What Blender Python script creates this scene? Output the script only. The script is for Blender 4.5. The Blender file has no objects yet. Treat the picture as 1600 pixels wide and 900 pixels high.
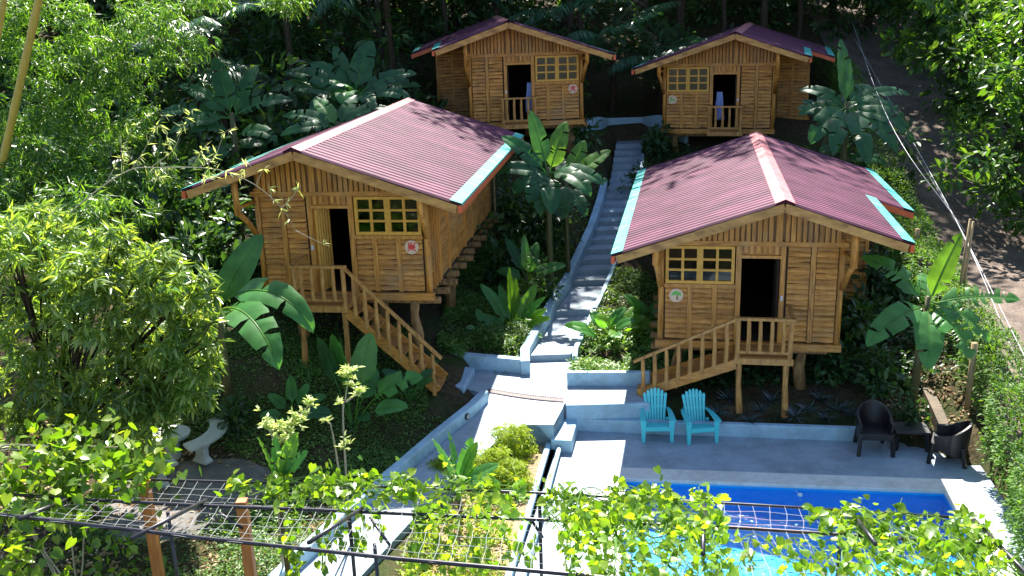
import bpy, math, random
import numpy as np
from mathutils import Vector, Matrix
R = math.radians
random.seed(7)
rs = np.random.RandomState(11)
scene = bpy.context.scene
col = scene.collection

# ------------------------------------------------------------------ camera
F, PITCH, ROLL, CZ = 1510.67, R(16.608), R(-1.892), 9.5
cam_d = bpy.data.cameras.new("camera")
cam = bpy.data.objects.new("camera", cam_d)
col.objects.link(cam)
cam_d.sensor_width = 36
cam_d.lens = 36 * F / 1600
cam_d.clip_end = 2000
fw = Vector((0, math.cos(PITCH), -math.sin(PITCH)))
rt0 = Vector((1, 0, 0)); up0 = rt0.cross(fw)
rt = rt0 * math.cos(ROLL) + up0 * math.sin(ROLL)
up = rt.cross(fw)
m = Matrix((rt, up, -fw)).transposed().to_4x4()
m.translation = (0, 0, CZ)
cam.matrix_world = m
scene.camera = cam


def ray(px, py):
    c, s = math.cos(ROLL), math.sin(ROLL)
    a, b = px - 800, py - 450
    u = (c * a + s * b) / F
    v = (-s * a + c * b) / F
    return Vector((u, math.cos(PITCH) - v * math.sin(PITCH), -math.sin(PITCH) - v * math.cos(PITCH)))


def atz(px, py, z):
    d = ray(px, py)
    return d * ((z - CZ) / d.z) + Vector((0, 0, CZ))


def aty(px, py, y):
    d = ray(px, py)
    return d * (y / d.y) + Vector((0, 0, CZ))


# ------------------------------------------------------------------ terrain
PY = [-20, 12, 17.5, 19.5, 20.4, 22.8, 26.1, 28.5, 38.5, 45, 60, 90, 150]
PZ = [-.05, -.05, 0.0, .2, .45, .7, .85, 1.1, 4.2, 5.8, 10.5, 24, 60]


def sst(a, b, x):
    t = min(1, max(0, (x - a) / (b - a)))
    return t * t * (3 - 2 * t)


POOL = [Vector((2.2, 17.8, 0)), Vector((8.3, 16.88, 0)), Vector((7.74, 13.3, 0)), Vector((1.64, 14.22, 0))]


def base_ground(x, y):
    z = float(np.interp(y, PY, PZ))
    z += .2 * min(9, max(0, -x)) * sst(18.3, 21, y) * (1 - .5 * sst(34, 45, y))
    z += .28 * sst(1.2, 2.2, -x) * (1 - sst(18.3, 21, y))
    z -= .95 * sst(3.6, 5.2, x) * sst(25, 30, y) * (1 - sst(32, 36, y)) * (1 - sst(9.5, 11.5, x))
    if 23 < y < 41:
        e_ = .9 + (y - 24.5) * .27
        z += .85 * sst(24, 29, y) * (1 - sst(36, 40, y)) * sst(-1, .4, x) * sst(.15, 1.3, e_ - x)
    z += max(0, T - .04 - z) * sst(20.2, 20.7, y) * (1 - sst(22, 23, y)) * sst(-3.2, -2.2, x) * (1 - sst(-.9, -.5, x))
    # bank up to the road at the right
    z += .55 * sst(8.9, 10.2, x) * (1 - sst(24, 32, y))
    return z


T = .65
stair_px = [(828, 565), (868, 495), (895, 447), (905, 415), (913, 399), (930, 361), (943, 320), (955, 270), (961, 230), (966, 205)]


def path_edge(y, lst=[]):
    if not lst:
        z = [T, T + .17, T + .34]
        for i, (px, py) in enumerate(stair_px):
            if i < 3:
                p = atz(px, py, z[i])
                lst.append((p.y, p.x))
            else:
                d = ray(px, py)
                y0, z0 = lst[2][0], T + .34 + .17
                k = -d.z / d.y
                yy = (CZ - z0 + .285 * y0) / (.285 + k)
                lst.append((yy, d.x / d.y * yy))
    ys = [a for a, b in lst]; xs = [b for a, b in lst]
    return float(np.interp(y, ys, xs))


path_edge(25)
SY = path_edge.__defaults__[0]
Y1, Y2, Y3 = SY[0][0], SY[1][0], SY[2][0]
# steps: (y of riser, z of tread above it)
STEPS = [(Y1, T + .17), (Y2, T + .34), (Y3, T + .51)]
yy, zz = Y3, T + .51
while yy < 37.6:
    yy += .6; zz += .171
    STEPS.append((yy, zz))


def path_z(y):
    z = T
    for a, b in STEPS:
        if y >= a: z = b
    return z


def smooth_path_z(y):
    return float(np.interp(y, [Y1 - 1, Y1, Y2, Y3] + [a for a, b in STEPS[3:]], [T, T, T + .17, T + .34] + [b - .17 for a, b in STEPS[3:]]))


LPX = [(764, 631, .62), (744, 648, .58), (690, 692, .48), (640, 736, .4), (560, 805, .3), (480, 880, .22), (430, 930, .18)]
LWP = [atz(*p) for p in LPX][::-1]


def path_left(y):
    return float(np.interp(y, [p.y for p in LWP], [p.x for p in LWP]))


def ground(x, y):
    z = base_ground(x, y)
    du = (x - 2.2) * .989 + (y - 17.8) * -.149; dv_ = (x - 2.2) * .149 + (y - 17.8) * .989
    if -2.2 < du < 7.4 and -9 < dv_ < 2.75 and (du < 5.3 or dv_ < 1.35 + (7.2 - du) * .65): z = min(z, -.08)
    if -.3 < du < 6.5 and -3.9 < dv_ < .3: z = -1.9
    if -4.3 < dv_ < .6 and -.6 < du < 6.8: z = min(z, -.6)
    if -1.25 < x < 3.3 and 20.2 < y < 23.3: z = min(z, T - .12)
    if Y1 - .3 < y < 39:
        e = path_edge(y)
        if e - .25 < x < e + 1.2: z = min(z, smooth_path_z(y) - .22)
    if y < 21.2 and -5 < x < 1.6 and path_left(y) - .1 < x < path_left(y) + 2.0: z = min(z, .12)
    return z


def on_ground(px, py):
    d = ray(px, py)
    t = 8
    while t < 160:
        p = d * t + Vector((0, 0, CZ))
        if p.z <= base_ground(p.x, p.y): return p
        t += .05
    return p


def gz(x, y):
    return Vector((x, y, base_ground(x, y)))


# ------------------------------------------------------------------ object helpers
def tag(o, label=None, cat=None, group=None, kind=None):
    if label: o['label'] = label
    if cat: o['category'] = cat
    if group: o['group'] = group
    if kind: o['kind'] = kind
    return o


def thing(name, loc, label, cat, group=None, rz=0):
    o = bpy.data.objects.new(name, None)
    col.objects.link(o)
    o.location = loc; o.rotation_euler = (0, 0, rz)
    o.empty_display_size = .2
    return tag(o, label, cat, group)


def link_mesh(name, me, mat, parent=None):
    o = bpy.data.objects.new(name, me)
    col.objects.link(o)
    if mat is not None and not me.materials: me.materials.append(mat)
    if parent is not None: o.parent = parent
    return o


def np_mesh(name, V, Fc, mat, parent=None, smooth=False):
    V = np.asarray(V, dtype=np.float32); Fc = np.asarray(Fc, dtype=np.int32)
    me = bpy.data.meshes.new(name)
    n, k = Fc.shape
    me.vertices.add(len(V)); me.vertices.foreach_set("co", V.ravel())
    me.loops.add(n * k); me.loops.foreach_set("vertex_index", Fc.ravel())
    me.polygons.add(n)
    me.polygons.foreach_set("loop_start", np.arange(0, n * k, k, dtype=np.int32))
    me.polygons.foreach_set("loop_total", np.full(n, k, dtype=np.int32))
    if smooth: me.polygons.foreach_set("use_smooth", np.ones(n, dtype=bool))
    me.update(calc_edges=True)
    me.validate()
    return link_mesh(name, me, mat, parent)


class MB:
    def __init__(s, flip=1):
        s.v = []; s.f = []; s.flip = flip

    def add(s, vs, fs):
        b = len(s.v)
        s.v += [tuple(v) for v in vs]
        s.f += [tuple(b + i for i in f) for f in fs]

    def box(s, a, b):
        x0, y0, z0 = a; x1, y1, z1 = b
        if x0 > x1: x0, x1 = x1, x0
        if y0 > y1: y0, y1 = y1, y0
        if z0 > z1: z0, z1 = z1, z0
        s.add([(x0, y0, z0), (x1, y0, z0), (x1, y1, z0), (x0, y1, z0), (x0, y0, z1), (x1, y0, z1), (x1, y1, z1), (x0, y1, z1)],
              [(0, 3, 2, 1), (4, 5, 6, 7), (0, 1, 5, 4), (1, 2, 6, 5), (2, 3, 7, 6), (3, 0, 4, 7)])

    def beam(s, p0, p1, w, h, upv=(0, 0, 1)):
        p0 = Vector(p0); p1 = Vector(p1)
        d = (p1 - p0).normalized(); u = Vector(upv)
        sd = d.cross(u)
        if sd.length < 1e-4: sd = d.cross(Vector((1, 0, 0)))
        sd.normalize(); u = sd.cross(d)
        vs = []
        for p in (p0, p1):
            for a, b in ((-1, -1), (1, -1), (1, 1), (-1, 1)):
                vs.append(p + sd * (a * w / 2) + u * (b * h / 2))
        s.add(vs, [(0, 1, 2, 3), (7, 6, 5, 4), (0, 4, 5, 1), (1, 5, 6, 2), (2, 6, 7, 3), (3, 7, 4, 0)])

    def tube(s, pts, rad, n=8, cap=True, jitter=0):
        pts = [Vector(p) for p in pts]
        if not hasattr(rad, '__len__'): rad = [rad] * len(pts)
        b = len(s.v); k = len(pts)
        ref = Vector((0.13, .21, 1)).normalized()
        for i, p in enumerate(pts):
            d = (pts[min(i + 1, k - 1)] - pts[max(i - 1, 0)]).normalized()
            r = ref if abs(d.dot(ref)) < .95 else Vector((1, 0, 0))
            x = d.cross(r).normalized(); y = d.cross(x)
            for j in range(n):
                a = 2 * math.pi * j / n
                q = rad[i] * (1 + (random.uniform(-jitter, jitter) if jitter else 0))
                s.v.append(tuple(p + x * (math.cos(a) * q) + y * (math.sin(a) * q)))
        for i in range(k - 1):
            for j in range(n):
                s.f.append((b + i * n + j, b + i * n + (j + 1) % n, b + (i + 1) * n + (j + 1) % n, b + (i + 1) * n + j))
        if cap:
            s.f.append(tuple(b + j for j in range(n))[::-1])
            s.f.append(tuple(b + (k - 1) * n + j for j in range(n)))

    def prism(s, poly, z0, z1):
        """poly: list of (x,y) ; z0/z1 numbers or lists"""
        n = len(poly)
        a = z0 if hasattr(z0, '__len__') else [z0] * n
        c = z1 if hasattr(z1, '__len__') else [z1] * n
        s.add([(p[0], p[1], a[i]) for i, p in enumerate(poly)] + [(p[0], p[1], c[i]) for i, p in enumerate(poly)],
              [tuple(range(n))[::-1], tuple(range(n, 2 * n))] + [(i, (i + 1) % n, n + (i + 1) % n, n + i) for i in range(n)])

    def wall(s, pts, th, z0, z1, side=1):
        """wall following pts (x,y), offset th to one side; z0,z1 lists or numbers"""
        n = len(pts)
        P = [Vector((p[0], p[1])) for p in pts]
        O = []
        for i in range(n):
            ns = []
            for a, b in ((i - 1, i), (i, i + 1)):
                if a >= 0 and b < n:
                    d = (P[b] - P[a]).normalized(); ns.append(Vector((-d.y, d.x)) * side)
            nn = sum(ns, Vector((0, 0))).normalized()
            O.append(P[i] + nn * (th / max(.5, nn.dot(ns[0]))))
        a = z0 if hasattr(z0, '__len__') else [z0] * n
        c = z1 if hasattr(z1, '__len__') else [z1] * n
        b = len(s.v)
        for i in range(n):
            s.v += [(P[i].x, P[i].y, a[i]), (P[i].x, P[i].y, c[i]), (O[i].x, O[i].y, c[i]), (O[i].x, O[i].y, a[i])]
        for i in range(n - 1):
            for j in range(4):
                s.f.append((b + i * 4 + j, b + i * 4 + (j + 1) % 4, b + i * 4 + 4 + (j + 1) % 4, b + i * 4 + 4 + j))
        s.f.append((b, b + 1, b + 2, b + 3)); e = b + (n - 1) * 4
        s.f.append((e + 3, e + 2, e + 1, e))

    def build(s, name, mat, parent=None, smooth=False, bevel=0, recalc=True):
        me = bpy.data.meshes.new(name)
        v = s.v if s.flip == 1 else [(-x, y, z) for x, y, z in s.v]
        me.from_pydata(v, [], s.f)
        if recalc:
            import bmesh
            bm = bmesh.new(); bm.from_mesh(me)
            bmesh.ops.recalc_face_normals(bm, faces=bm.faces)
            bm.to_mesh(me); bm.free()
        if smooth:
            me.polygons.foreach_set("use_smooth", [True] * len(me.polygons))
        me.update()
        o = link_mesh(name, me, mat, parent)
        if bevel:
            md = o.modifiers.new("bevel", 'BEVEL'); md.width = bevel; md.segments = 2; md.limit_method = 'ANGLE'
        return o


def catmull(pts, n):
    P = [Vector(p) for p in pts]
    P = [P[0] * 2 - P[1]] + P + [P[-1] * 2 - P[-2]]
    out = []
    for i in range(1, len(P) - 2):
        for k in range(n):
            t = k / n
            a, b, c, d = P[i - 1], P[i], P[i + 1], P[i + 2]
            out.append(.5 * ((2 * b) + (c - a) * t + (2 * a - 5 * b + 4 * c - d) * t * t + (3 * b - a - 3 * c + d) * t ** 3))
    out.append(P[-2])
    return out


# ------------------------------------------------------------------ materials
def new_mat(name):
    mt = bpy.data.materials.new(name); mt.use_nodes = True
    nt = mt.node_tree
    for n in list(nt.nodes): nt.nodes.remove(n)
    out = nt.nodes.new("ShaderNodeOutputMaterial")
    return mt, nt, out


def N(nt, t, **kw):
    n = nt.nodes.new(t)
    for k, v in kw.items():
        if k.startswith('i_'): n.inputs[k[2:].replace('_', ' ')].default_value = v
        else: setattr(n, k, v)
    return n


def ramp(nt, stops, src):
    r = nt.nodes.new("ShaderNodeValToRGB")
    e = r.color_ramp.elements
    while len(e) < len(stops): e.new(.5)
    for i, (p, c) in enumerate(stops):
        e[i].position = p; e[i].color = (*c, 1)
    nt.links.new(src, r.inputs[0])
    return r


def coords(nt, scale=(1, 1, 1), kind='Object'):
    tc = nt.nodes.new("ShaderNodeTexCoord"); mp = nt.nodes.new("ShaderNodeMapping")
    mp.inputs['Scale'].default_value = scale
    nt.links.new(tc.outputs[kind], mp.inputs[0])
    return mp.outputs[0]


def noise(nt, vec, scale, detail=4, rough=.55):
    n = N(nt, "ShaderNodeTexNoise"); n.inputs['Scale'].default_value = scale
    n.inputs['Detail'].default_value = detail; n.inputs['Roughness'].default_value = rough
    nt.links.new(vec, n.inputs['Vector'])
    return n


def mixc(nt, fac, a, b, mode='MIX'):
    x = nt.nodes.new("ShaderNodeMix"); x.data_type = 'RGBA'; x.blend_type = mode
    if isinstance(fac, (int, float)): x.inputs[0].default_value = fac
    else: nt.links.new(fac, x.inputs[0])
    for i, q in ((6, a), (7, b)):
        if isinstance(q, tuple): x.inputs[i].default_value = (*q, 1)
        else: nt.links.new(q, x.inputs[i])
    return x.outputs[2]


def bump(nt, h, strength, dist=.02):
    b = nt.nodes.new("ShaderNodeBump"); b.inputs['Strength'].default_value = strength; b.inputs['Distance'].default_value = dist
    nt.links.new(h, b.inputs['Height'])
    return b.outputs[0]


def surf(name, stops, scale=(1, 1, 1), nscale=3, rough=.6, bmp=.2, spec=.4, island=0, detail=5, bdist=.01, metallic=0, extra=None):
    mt, nt, out = new_mat(name)
    b = N(nt, "ShaderNodeBsdfPrincipled")
    b.inputs['Roughness'].default_value = rough; b.inputs['Specular IOR Level'].default_value = spec
    b.inputs['Metallic'].default_value = metallic
    v = coords(nt, scale)
    if island:
        geo = N(nt, "ShaderNodeNewGeometry")
        ad = N(nt, "ShaderNodeVectorMath", operation='ADD')
        cb = N(nt, "ShaderNodeCombineXYZ")
        mu = N(nt, "ShaderNodeMath", operation='MULTIPLY'); mu.inputs[1].default_value = 37
        nt.links.new(geo.outputs['Random Per Island'], mu.inputs[0])
        for i in range(3): nt.links.new(mu.outputs[0], cb.inputs[i])
        nt.links.new(v, ad.inputs[0]); nt.links.new(cb.outputs[0], ad.inputs[1]); v = ad.outputs[0]
    n = noise(nt, v, nscale, detail)
    c = ramp(nt, stops, n.outputs['Fac']).outputs[0]
    if island:
        hs = N(nt, "ShaderNodeHueSaturation")
        mr = N(nt, "ShaderNodeMapRange"); mr.inputs['To Min'].default_value = 1 - island; mr.inputs['To Max'].default_value = 1 + island
        nt.links.new(geo.outputs['Random Per Island'], mr.inputs['Value'])
        nt.links.new(mr.outputs[0], hs.inputs['Value']); nt.links.new(c, hs.inputs['Color']); c = hs.outputs[0]
    if extra: c = extra(nt, c)
    nt.links.new(c, b.inputs['Base Color'])
    if bmp: nt.links.new(bump(nt, n.outputs['Fac'], bmp, bdist), b.inputs['Normal'])
    nt.links.new(b.outputs[0], out.inputs[0])
    return mt


def leafmat(name, cols, trans=.45, rough=.4, spec=.5, tcol=None, nscale=.6):
    """cols: dark, mid, light; random per leaf island"""
    mt, nt, out = new_mat(name)
    geo = N(nt, "ShaderNodeNewGeometry")
    r = ramp(nt, [(0, cols[0]), (.55, cols[1]), (.93, cols[2])], geo.outputs['Random Per Island'])
    v = coords(nt, (1, 1, 1))
    n = noise(nt, v, nscale, 3)
    mr = N(nt, "ShaderNodeMapRange"); mr.inputs['From Min'].default_value = .3; mr.inputs['From Max'].default_value = .7
    mr.inputs['To Min'].default_value = .75; mr.inputs['To Max'].default_value = 1.25
    nt.links.new(n.outputs['Fac'], mr.inputs['Value'])
    hs = N(nt, "ShaderNodeHueSaturation"); nt.links.new(mr.outputs[0], hs.inputs['Value']); nt.links.new(r.outputs[0], hs.inputs['Color'])
    b = N(nt, "ShaderNodeBsdfPrincipled"); b.inputs['Roughness'].default_value = rough; b.inputs['Specular IOR Level'].default_value = spec
    nt.links.new(hs.outputs[0], b.inputs['Base Color'])
    t = N(nt, "ShaderNodeBsdfTranslucent")
    tc = mixc(nt, 1.0, hs.outputs[0], tcol or (2.6, 2.3, .55), 'MULTIPLY')
    nt.links.new(tc, t.inputs['Color'])
    ms = N(nt, "ShaderNodeMixShader"); ms.inputs[0].default_value = trans
    nt.links.new(b.outputs[0], ms.inputs[1]); nt.links.new(t.outputs[0], ms.inputs[2])
    nt.links.new(ms.outputs[0], out.inputs[0])
    return mt


M = {}
W0, W1, W2 = (.24, .095, .02), (.50, .212, .042), (.62, .31, .075)


def weather(nt, c):
    n = noise(nt, coords(nt, (1, 1, 1)), .9, 6, .65)
    r = ramp(nt, [(.5, (0, 0, 0)), (.72, (.55, .55, .55))], n.outputs['Fac'])
    c = mixc(nt, r.outputs[0], c, (.27, .19, .11))
    n2 = noise(nt, coords(nt, (1, 1, .25)), 7, 4, .7)
    r2 = ramp(nt, [(.3, (.72, .68, .64)), (.5, (1, 1, 1))], n2.outputs['Fac'])
    return mixc(nt, 1.0, c, r2.outputs[0], 'MULTIPLY')


M['wood'] = surf('honey_wood', [(.25, W0), (.5, W1), (.75, W2)], (1.2, 1.2, 9), 2.2, .5, .25, .35, .2, extra=weather)
M['woodv'] = surf('honey_wood_upright', [(.25, W0), (.5, W1), (.75, W2)], (9, 9, 1.0), 2.2, .5, .25, .35, .2, extra=weather)
M['frame'] = surf('yellow_frame_wood', [(.3, (.52, .25, .035)), (.7, (.68, .36, .06))], (6, 6, 6), 2, .45, .1, .35, .08)
M['rail'] = surf('pale_rail_wood', [(.25, (.20, .09, .03)), (.5, (.44, .21, .06)), (.75, (.56, .30, .10))], (7, 7, 2), 2, .55, .3, .3, .18)
M['fascia'] = surf('weathered_fascia_wood', [(.2, (.10, .05, .025)), (.45, (.38, .19, .06)), (.75, (.58, .32, .10))], (1.6, 4, 4), 1.6, .6, .25, .3, .1)
M['dark_in'] = surf('shade_dark_wood', [(.3, (.02, .012, .008)), (.7, (.05, .03, .015))], (2, 2, 2), 3, .8, 0)  # near-black colour stands in for shade indoors and between the boards
M['stilt'] = surf('log_bark', [(.3, (.13, .07, .03)), (.7, (.36, .21, .09))], (3, 3, 1), 4, .8, .5, .2)


def rib_dirt(nt, c):
    v = coords(nt, (.5, .5, .5))
    n = noise(nt, v, 1.3, 6, .65)
    r = ramp(nt, [(.42, (1, 1, 1)), (.62, (1.35, 1.3, 1.35))], n.outputs['Fac'])
    c = mixc(nt, 1.0, c, r.outputs[0], 'MULTIPLY')
    n3 = noise(nt, coords(nt, (.02, 1.1, .02)), 1.0, 1, .4)
    r3 = ramp(nt, [(.35, (.78, .78, .82)), (.65, (1.15, 1.12, 1.1))], n3.outputs['Fac'])
    n4 = noise(nt, coords(nt, (1.2, 9, 1.2)), 1.0, 4, .6)
    r4 = ramp(nt, [(.4, (.85, .85, .85)), (.6, (1.08, 1.08, 1.1))], n4.outputs['Fac'])
    return mixc(nt, 1.0, mixc(nt, 1.0, c, r3.outputs[0], 'MULTIPLY'), r4.outputs[0], 'MULTIPLY')


M['roof'] = surf('maroon_corrugated_sheet', [(.3, (.080, .023, .046)), (.7, (.118, .039, .070))], (1, 1, 1), 1.5, .62, .03, .2, 0, extra=rib_dirt)
M['ridge'] = surf('faded_glare_red_ridge', [(.3, (.40, .12, .13)), (.7, (.52, .22, .23))], (1, 1, 1), 4, .45, .02, .35)  # red lightened for faded paint and for sun glare on the cap
M['teal'] = surf('teal_flashing', [(.3, (.05, .36, .31)), (.55, (.08, .46, .40)), (.75, (.36, .62, .57))], (1, 3, 1), 2.2, .5, .03, .3)
M['redtrim'] = surf('orange_red_trim', [(.3, (.50, .07, .02)), (.7, (.62, .13, .05))], (1, 1, 1), 4, .4, .02)
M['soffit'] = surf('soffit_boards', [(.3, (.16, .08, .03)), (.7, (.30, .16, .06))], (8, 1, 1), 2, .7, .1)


def stain(nt, c):
    v = coords(nt, (1, 1, 1))
    n = noise(nt, v, .9, 7, .7)
    r = ramp(nt, [(.34, (.55, .51, .45)), (.54, (1, 1, 1))], n.outputs['Fac'])
    n2 = noise(nt, v, 9, 5, .7)
    r2 = ramp(nt, [(.3, (.85, .85, .84)), (.6, (1, 1, 1))], n2.outputs['Fac'])
    return mixc(nt, 1.0, mixc(nt, .6, c, r.outputs[0], 'MULTIPLY'), r2.outputs[0], 'MULTIPLY')


M['deck'] = surf('blue_grey_painted_concrete', [(.3, (.27, .345, .42)), (.7, (.33, .40, .47))], (1, 1, 1), 2, .6, .08, .35, extra=stain)
M['kerb'] = surf('pale_blue_painted_wall', [(.3, (.30, .47, .60)), (.7, (.38, .55, .67))], (1, 1, 1), 3, .65, .15, .3, extra=stain)
M['coping'] = surf('pale_concrete_coping', [(.3, (.58, .60, .58)), (.7, (.67, .68, .64))], (1, 1, 1), 1.2, .6, .08, .3, extra=stain)
M['tile'] = surf('pool_blue', [(.3, (.012, .31, .70)), (.7, (.016, .36, .74))], (1, 1, 1), 3, .3, 0)
M['rawcon'] = surf('bare_brown_concrete', [(.3, (.28, .2, .13)), (.7, (.42, .33, .24))], (1, 1, 1), 5, .8, .3)
M['turq'] = surf('turquoise_plastic', [(.3, (.07, .55, .60)), (.7, (.09, .60, .65))], (1, 1, 1), 2, .35, .02, .5)
M['rattan'] = surf('black_rattan', [(.35, (.006, .005, .006)), (.7, (.016, .013, .014))], (60, 60, 60), 1, .42, .4, .5)
M['rattan_in'] = surf('dark_rattan_weave', [(.35, (.007, .006, .008)), (.7, (.024, .02, .022))], (40, 40, 90), 1, .4, .5, .5)
M['steel'] = surf('dark_steel_tube', [(.3, (.015, .014, .02)), (.7, (.05, .048, .06))], (1, 1, 1), 6, .38, .05, .5, metallic=.3)
M['wire'] = surf('galvanised_wire', [(.3, (.28, .29, .29)), (.7, (.38, .39, .39))], (1, 1, 1), 6, .4, 0, .5)
M['postwood'] = surf('orange_timber_post', [(.3, (.36, .13, .035)), (.7, (.52, .21, .06))], (7, 7, 1), 2, .5, .2)
M['bench'] = surf('grey_cast_concrete', [(.3, (.30, .32, .29)), (.7, (.42, .43, .40))], (1, 1, 1), 6, .75, .25)
M['cable'] = surf('pale_cable', [(.3, (.26, .26, .28)), (.7, (.33, .33, .35))], (1, 1, 1), 3, .4, 0)
M['bark'] = surf('dark_bark', [(.3, (.022, .017, .012)), (.7, (.06, .045, .03))], (4, 4, 1), 3, .9, .6, .2)
M['palebark'] = surf('pale_thin_stem', [(.3, (.25, .22, .16)), (.7, (.42, .38, .28))], (6, 6, 1), 3, .7, .3, .3)
M['bamboo'] = surf('yellow_bamboo', [(.3, (.35, .26, .04)), (.7, (.5, .36, .06))], (8, 8, .8), 2, .4, .1)
M['cane'] = surf('old_bamboo_pole', [(.3, (.22, .15, .07)), (.7, (.38, .28, .14))], (6, 6, 1), 2, .6, .1)
M['pstem'] = surf('banana_stem', [(.25, (.05, .03, .015)), (.5, (.085, .085, .03)), (.75, (.12, .085, .04))], (6, 6, 1), 2.5, .55, .2)
M['timber'] = surf('old_timber_kerb', [(.3, (.08, .065, .045)), (.7, (.17, .13, .09))], (2, 8, 2), 3, .85, .4)
M['grate'] = surf('pinkish_grate', [(.3, (.13, .095, .098)), (.7, (.19, .145, .145))], (1, 1, 1), 5, .6, .1)
M['cloth'] = surf('blue_cloth', [(.3, (.13, .18, .42)), (.7, (.24, .3, .55))], (3, 3, 1), 3, .9, .1)
M['lock'] = surf('grey_lock', [(.3, (.5, .52, .55)), (.7, (.62, .64, .66))], (1, 1, 1), 3, .3, 0)
M['black'] = surf('black_part', [(.3, (.01, .01, .012)), (.7, (.02, .02, .02))], (1, 1, 1), 3, .4, 0)
M['disc'] = surf('pale_wood_disc', [(.3, (.55, .36, .25)), (.7, (.72, .52, .38))], (6, 6, 6), 2, .6, .1)
M['red'] = surf('red_paint', [(.3, (.55, .03, .03)), (.7, (.68, .06, .06))], (1, 1, 1), 3, .5, 0)
M['green'] = surf('green_paint', [(.3, (.10, .36, .06)), (.7, (.18, .5, .1))], (1, 1, 1), 3, .5, 0)
M['brownp'] = surf('brown_paint', [(.3, (.20, .09, .03)), (.7, (.28, .14, .05))], (1, 1, 1), 3, .5, 0)
M['shedroof'] = surf('rusty_shed_roof', [(.3, (.05, .028, .028)), (.7, (.10, .06, .06))], (1, 1, 1), 4, .5, .1)
M['shedwall'] = surf('dark_blue_grey_sheet', [(.3, (.02, .028, .045)), (.7, (.04, .05, .075))], (12, 12, 1), 2, .6, .2)


def soil_mat():
    mt, nt, out = new_mat('garden_soil')
    v = coords(nt)
    n = noise(nt, v, .55, 8, .7); n2 = noise(nt, v, 7, 6, .7); n3 = noise(nt, v, 28, 3, .6)
    c = ramp(nt, [(.35, (.030, .022, .014)), (.5, (.065, .046, .028)), (.65, (.10, .075, .045))], n2.outputs['Fac']).outputs[0]
    g = ramp(nt, [(.45, (0, 0, 0)), (.6, (1, 1, 1))], n.outputs['Fac']).outputs[0]
    c = mixc(nt, g, c, (.035, .05, .015))
    l = ramp(nt, [(.62, (0, 0, 0)), (.68, (1, 1, 1))], n3.outputs['Fac']).outputs[0]
    c = mixc(nt, l, c, (.17, .12, .07))
    b = N(nt, "ShaderNodeBsdfPrincipled"); b.inputs['Roughness'].default_value = .95; b.inputs['Specular IOR Level'].default_value = .1
    nt.links.new(c, b.inputs['Base Color'])
    nt.links.new(bump(nt, n2.outputs['Fac'], .8, .06), b.inputs['Normal'])
    nt.links.new(b.outputs[0], out.inputs[0])
    return mt


M['soil'] = soil_mat()


def gravel(name, a, b_, sc=40):
    mt, nt, out = new_mat(name)
    v = coords(nt)
    n = noise(nt, v, sc, 5, .7); n2 = noise(nt, v, .8, 6, .65)
    c = ramp(nt, [(.33, a), (.67, b_)], n.outputs['Fac']).outputs[0]
    r = ramp(nt, [(.35, (.62, .6, .58)), (.62, (1.15, 1.1, 1.05))], n2.outputs['Fac']).outputs[0]
    c = mixc(nt, 1.0, c, r, 'MULTIPLY')
    b = N(nt, "ShaderNodeBsdfPrincipled"); b.inputs['Roughness'].default_value = .95; b.inputs['Specular IOR Level'].default_value = .15
    nt.links.new(c, b.inputs['Base Color'])
    nt.links.new(bump(nt, n.outputs['Fac'], .9, .03), b.inputs['Normal'])
    nt.links.new(b.outputs[0], out.inputs[0])
    return mt


M['road'] = gravel('dirt_road', (.10, .08, .07), (.22, .18, .155), 14)
M['gravel'] = gravel('grey_gravel', (.13, .125, .12), (.30, .29, .28), 45)
M['bedsoil'] = gravel('sandy_bed_soil', (.22, .15, .09), (.42, .32, .22), 12)

# leaves
M['l_shrub'] = leafmat('lance_shrub_leaf', [(.07, .14, .035), (.14, .24, .06), (.27, .36, .12)], .42, .27, .6)
M['l_bamboo'] = leafmat('bamboo_leaf', [(.035, .10, .022), (.065, .16, .035), (.13, .24, .06)], .45, .34, .5)
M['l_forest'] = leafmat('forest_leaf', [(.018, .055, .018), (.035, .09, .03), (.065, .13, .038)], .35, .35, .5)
M['l_broad'] = leafmat('broad_bright_leaf', [(.028, .085, .018), (.055, .135, .026), (.10, .19, .042)], .4, .36, .4)
M['l_vine'] = leafmat('vine_leaf', [(.07, .15, .018), (.13, .235, .026), (.23, .31, .04)], .5, .36, .5, tcol=(2.1, 2.1, .4))
M['l_ground'] = leafmat('ground_cover_leaf', [(.055, .13, .026), (.095, .20, .042), (.17, .28, .085)], .35, .42, .4)
M['l_hedge'] = leafmat('hedge_leaf', [(.04, .11, .02), (.075, .17, .03), (.13, .24, .055)], .33, .5, .2)
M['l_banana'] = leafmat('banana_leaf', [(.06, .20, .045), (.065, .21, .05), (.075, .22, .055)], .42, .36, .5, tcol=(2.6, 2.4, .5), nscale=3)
M['l_banana_shade'] = leafmat('shaded_blue_banana_leaf', [(.024, .095, .036), (.03, .11, .04), (.038, .125, .045)], .4, .4, .4, nscale=3)  # darker bluish copy of the banana leaf, shade put into its colour
M['l_young_sunlit'] = leafmat('young_sunlit_banana_leaf', [(.10, .24, .03), (.11, .25, .03), (.12, .26, .035)], .5, .38, .45, tcol=(2.4, 2.2, .35), nscale=3)  # young leaf colour, also painted on leaves meant to look sunlit
M['l_yellow'] = leafmat('yellowing_leaf', [(.45, .36, .03), (.5, .4, .03), (.55, .42, .04)], .4, .4, .4, tcol=(1.4, 1.3, .5), nscale=3)
M['l_palm'] = leafmat('palm_leaf', [(.024, .085, .045), (.035, .11, .055), (.055, .14, .06)], .35, .3, .6)
M['l_dry'] = leafmat('dry_palm_leaf', [(.16, .12, .075), (.22, .17, .11), (.3, .25, .17)], .3, .6, .3, tcol=(1.3, 1.2, 1))
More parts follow.
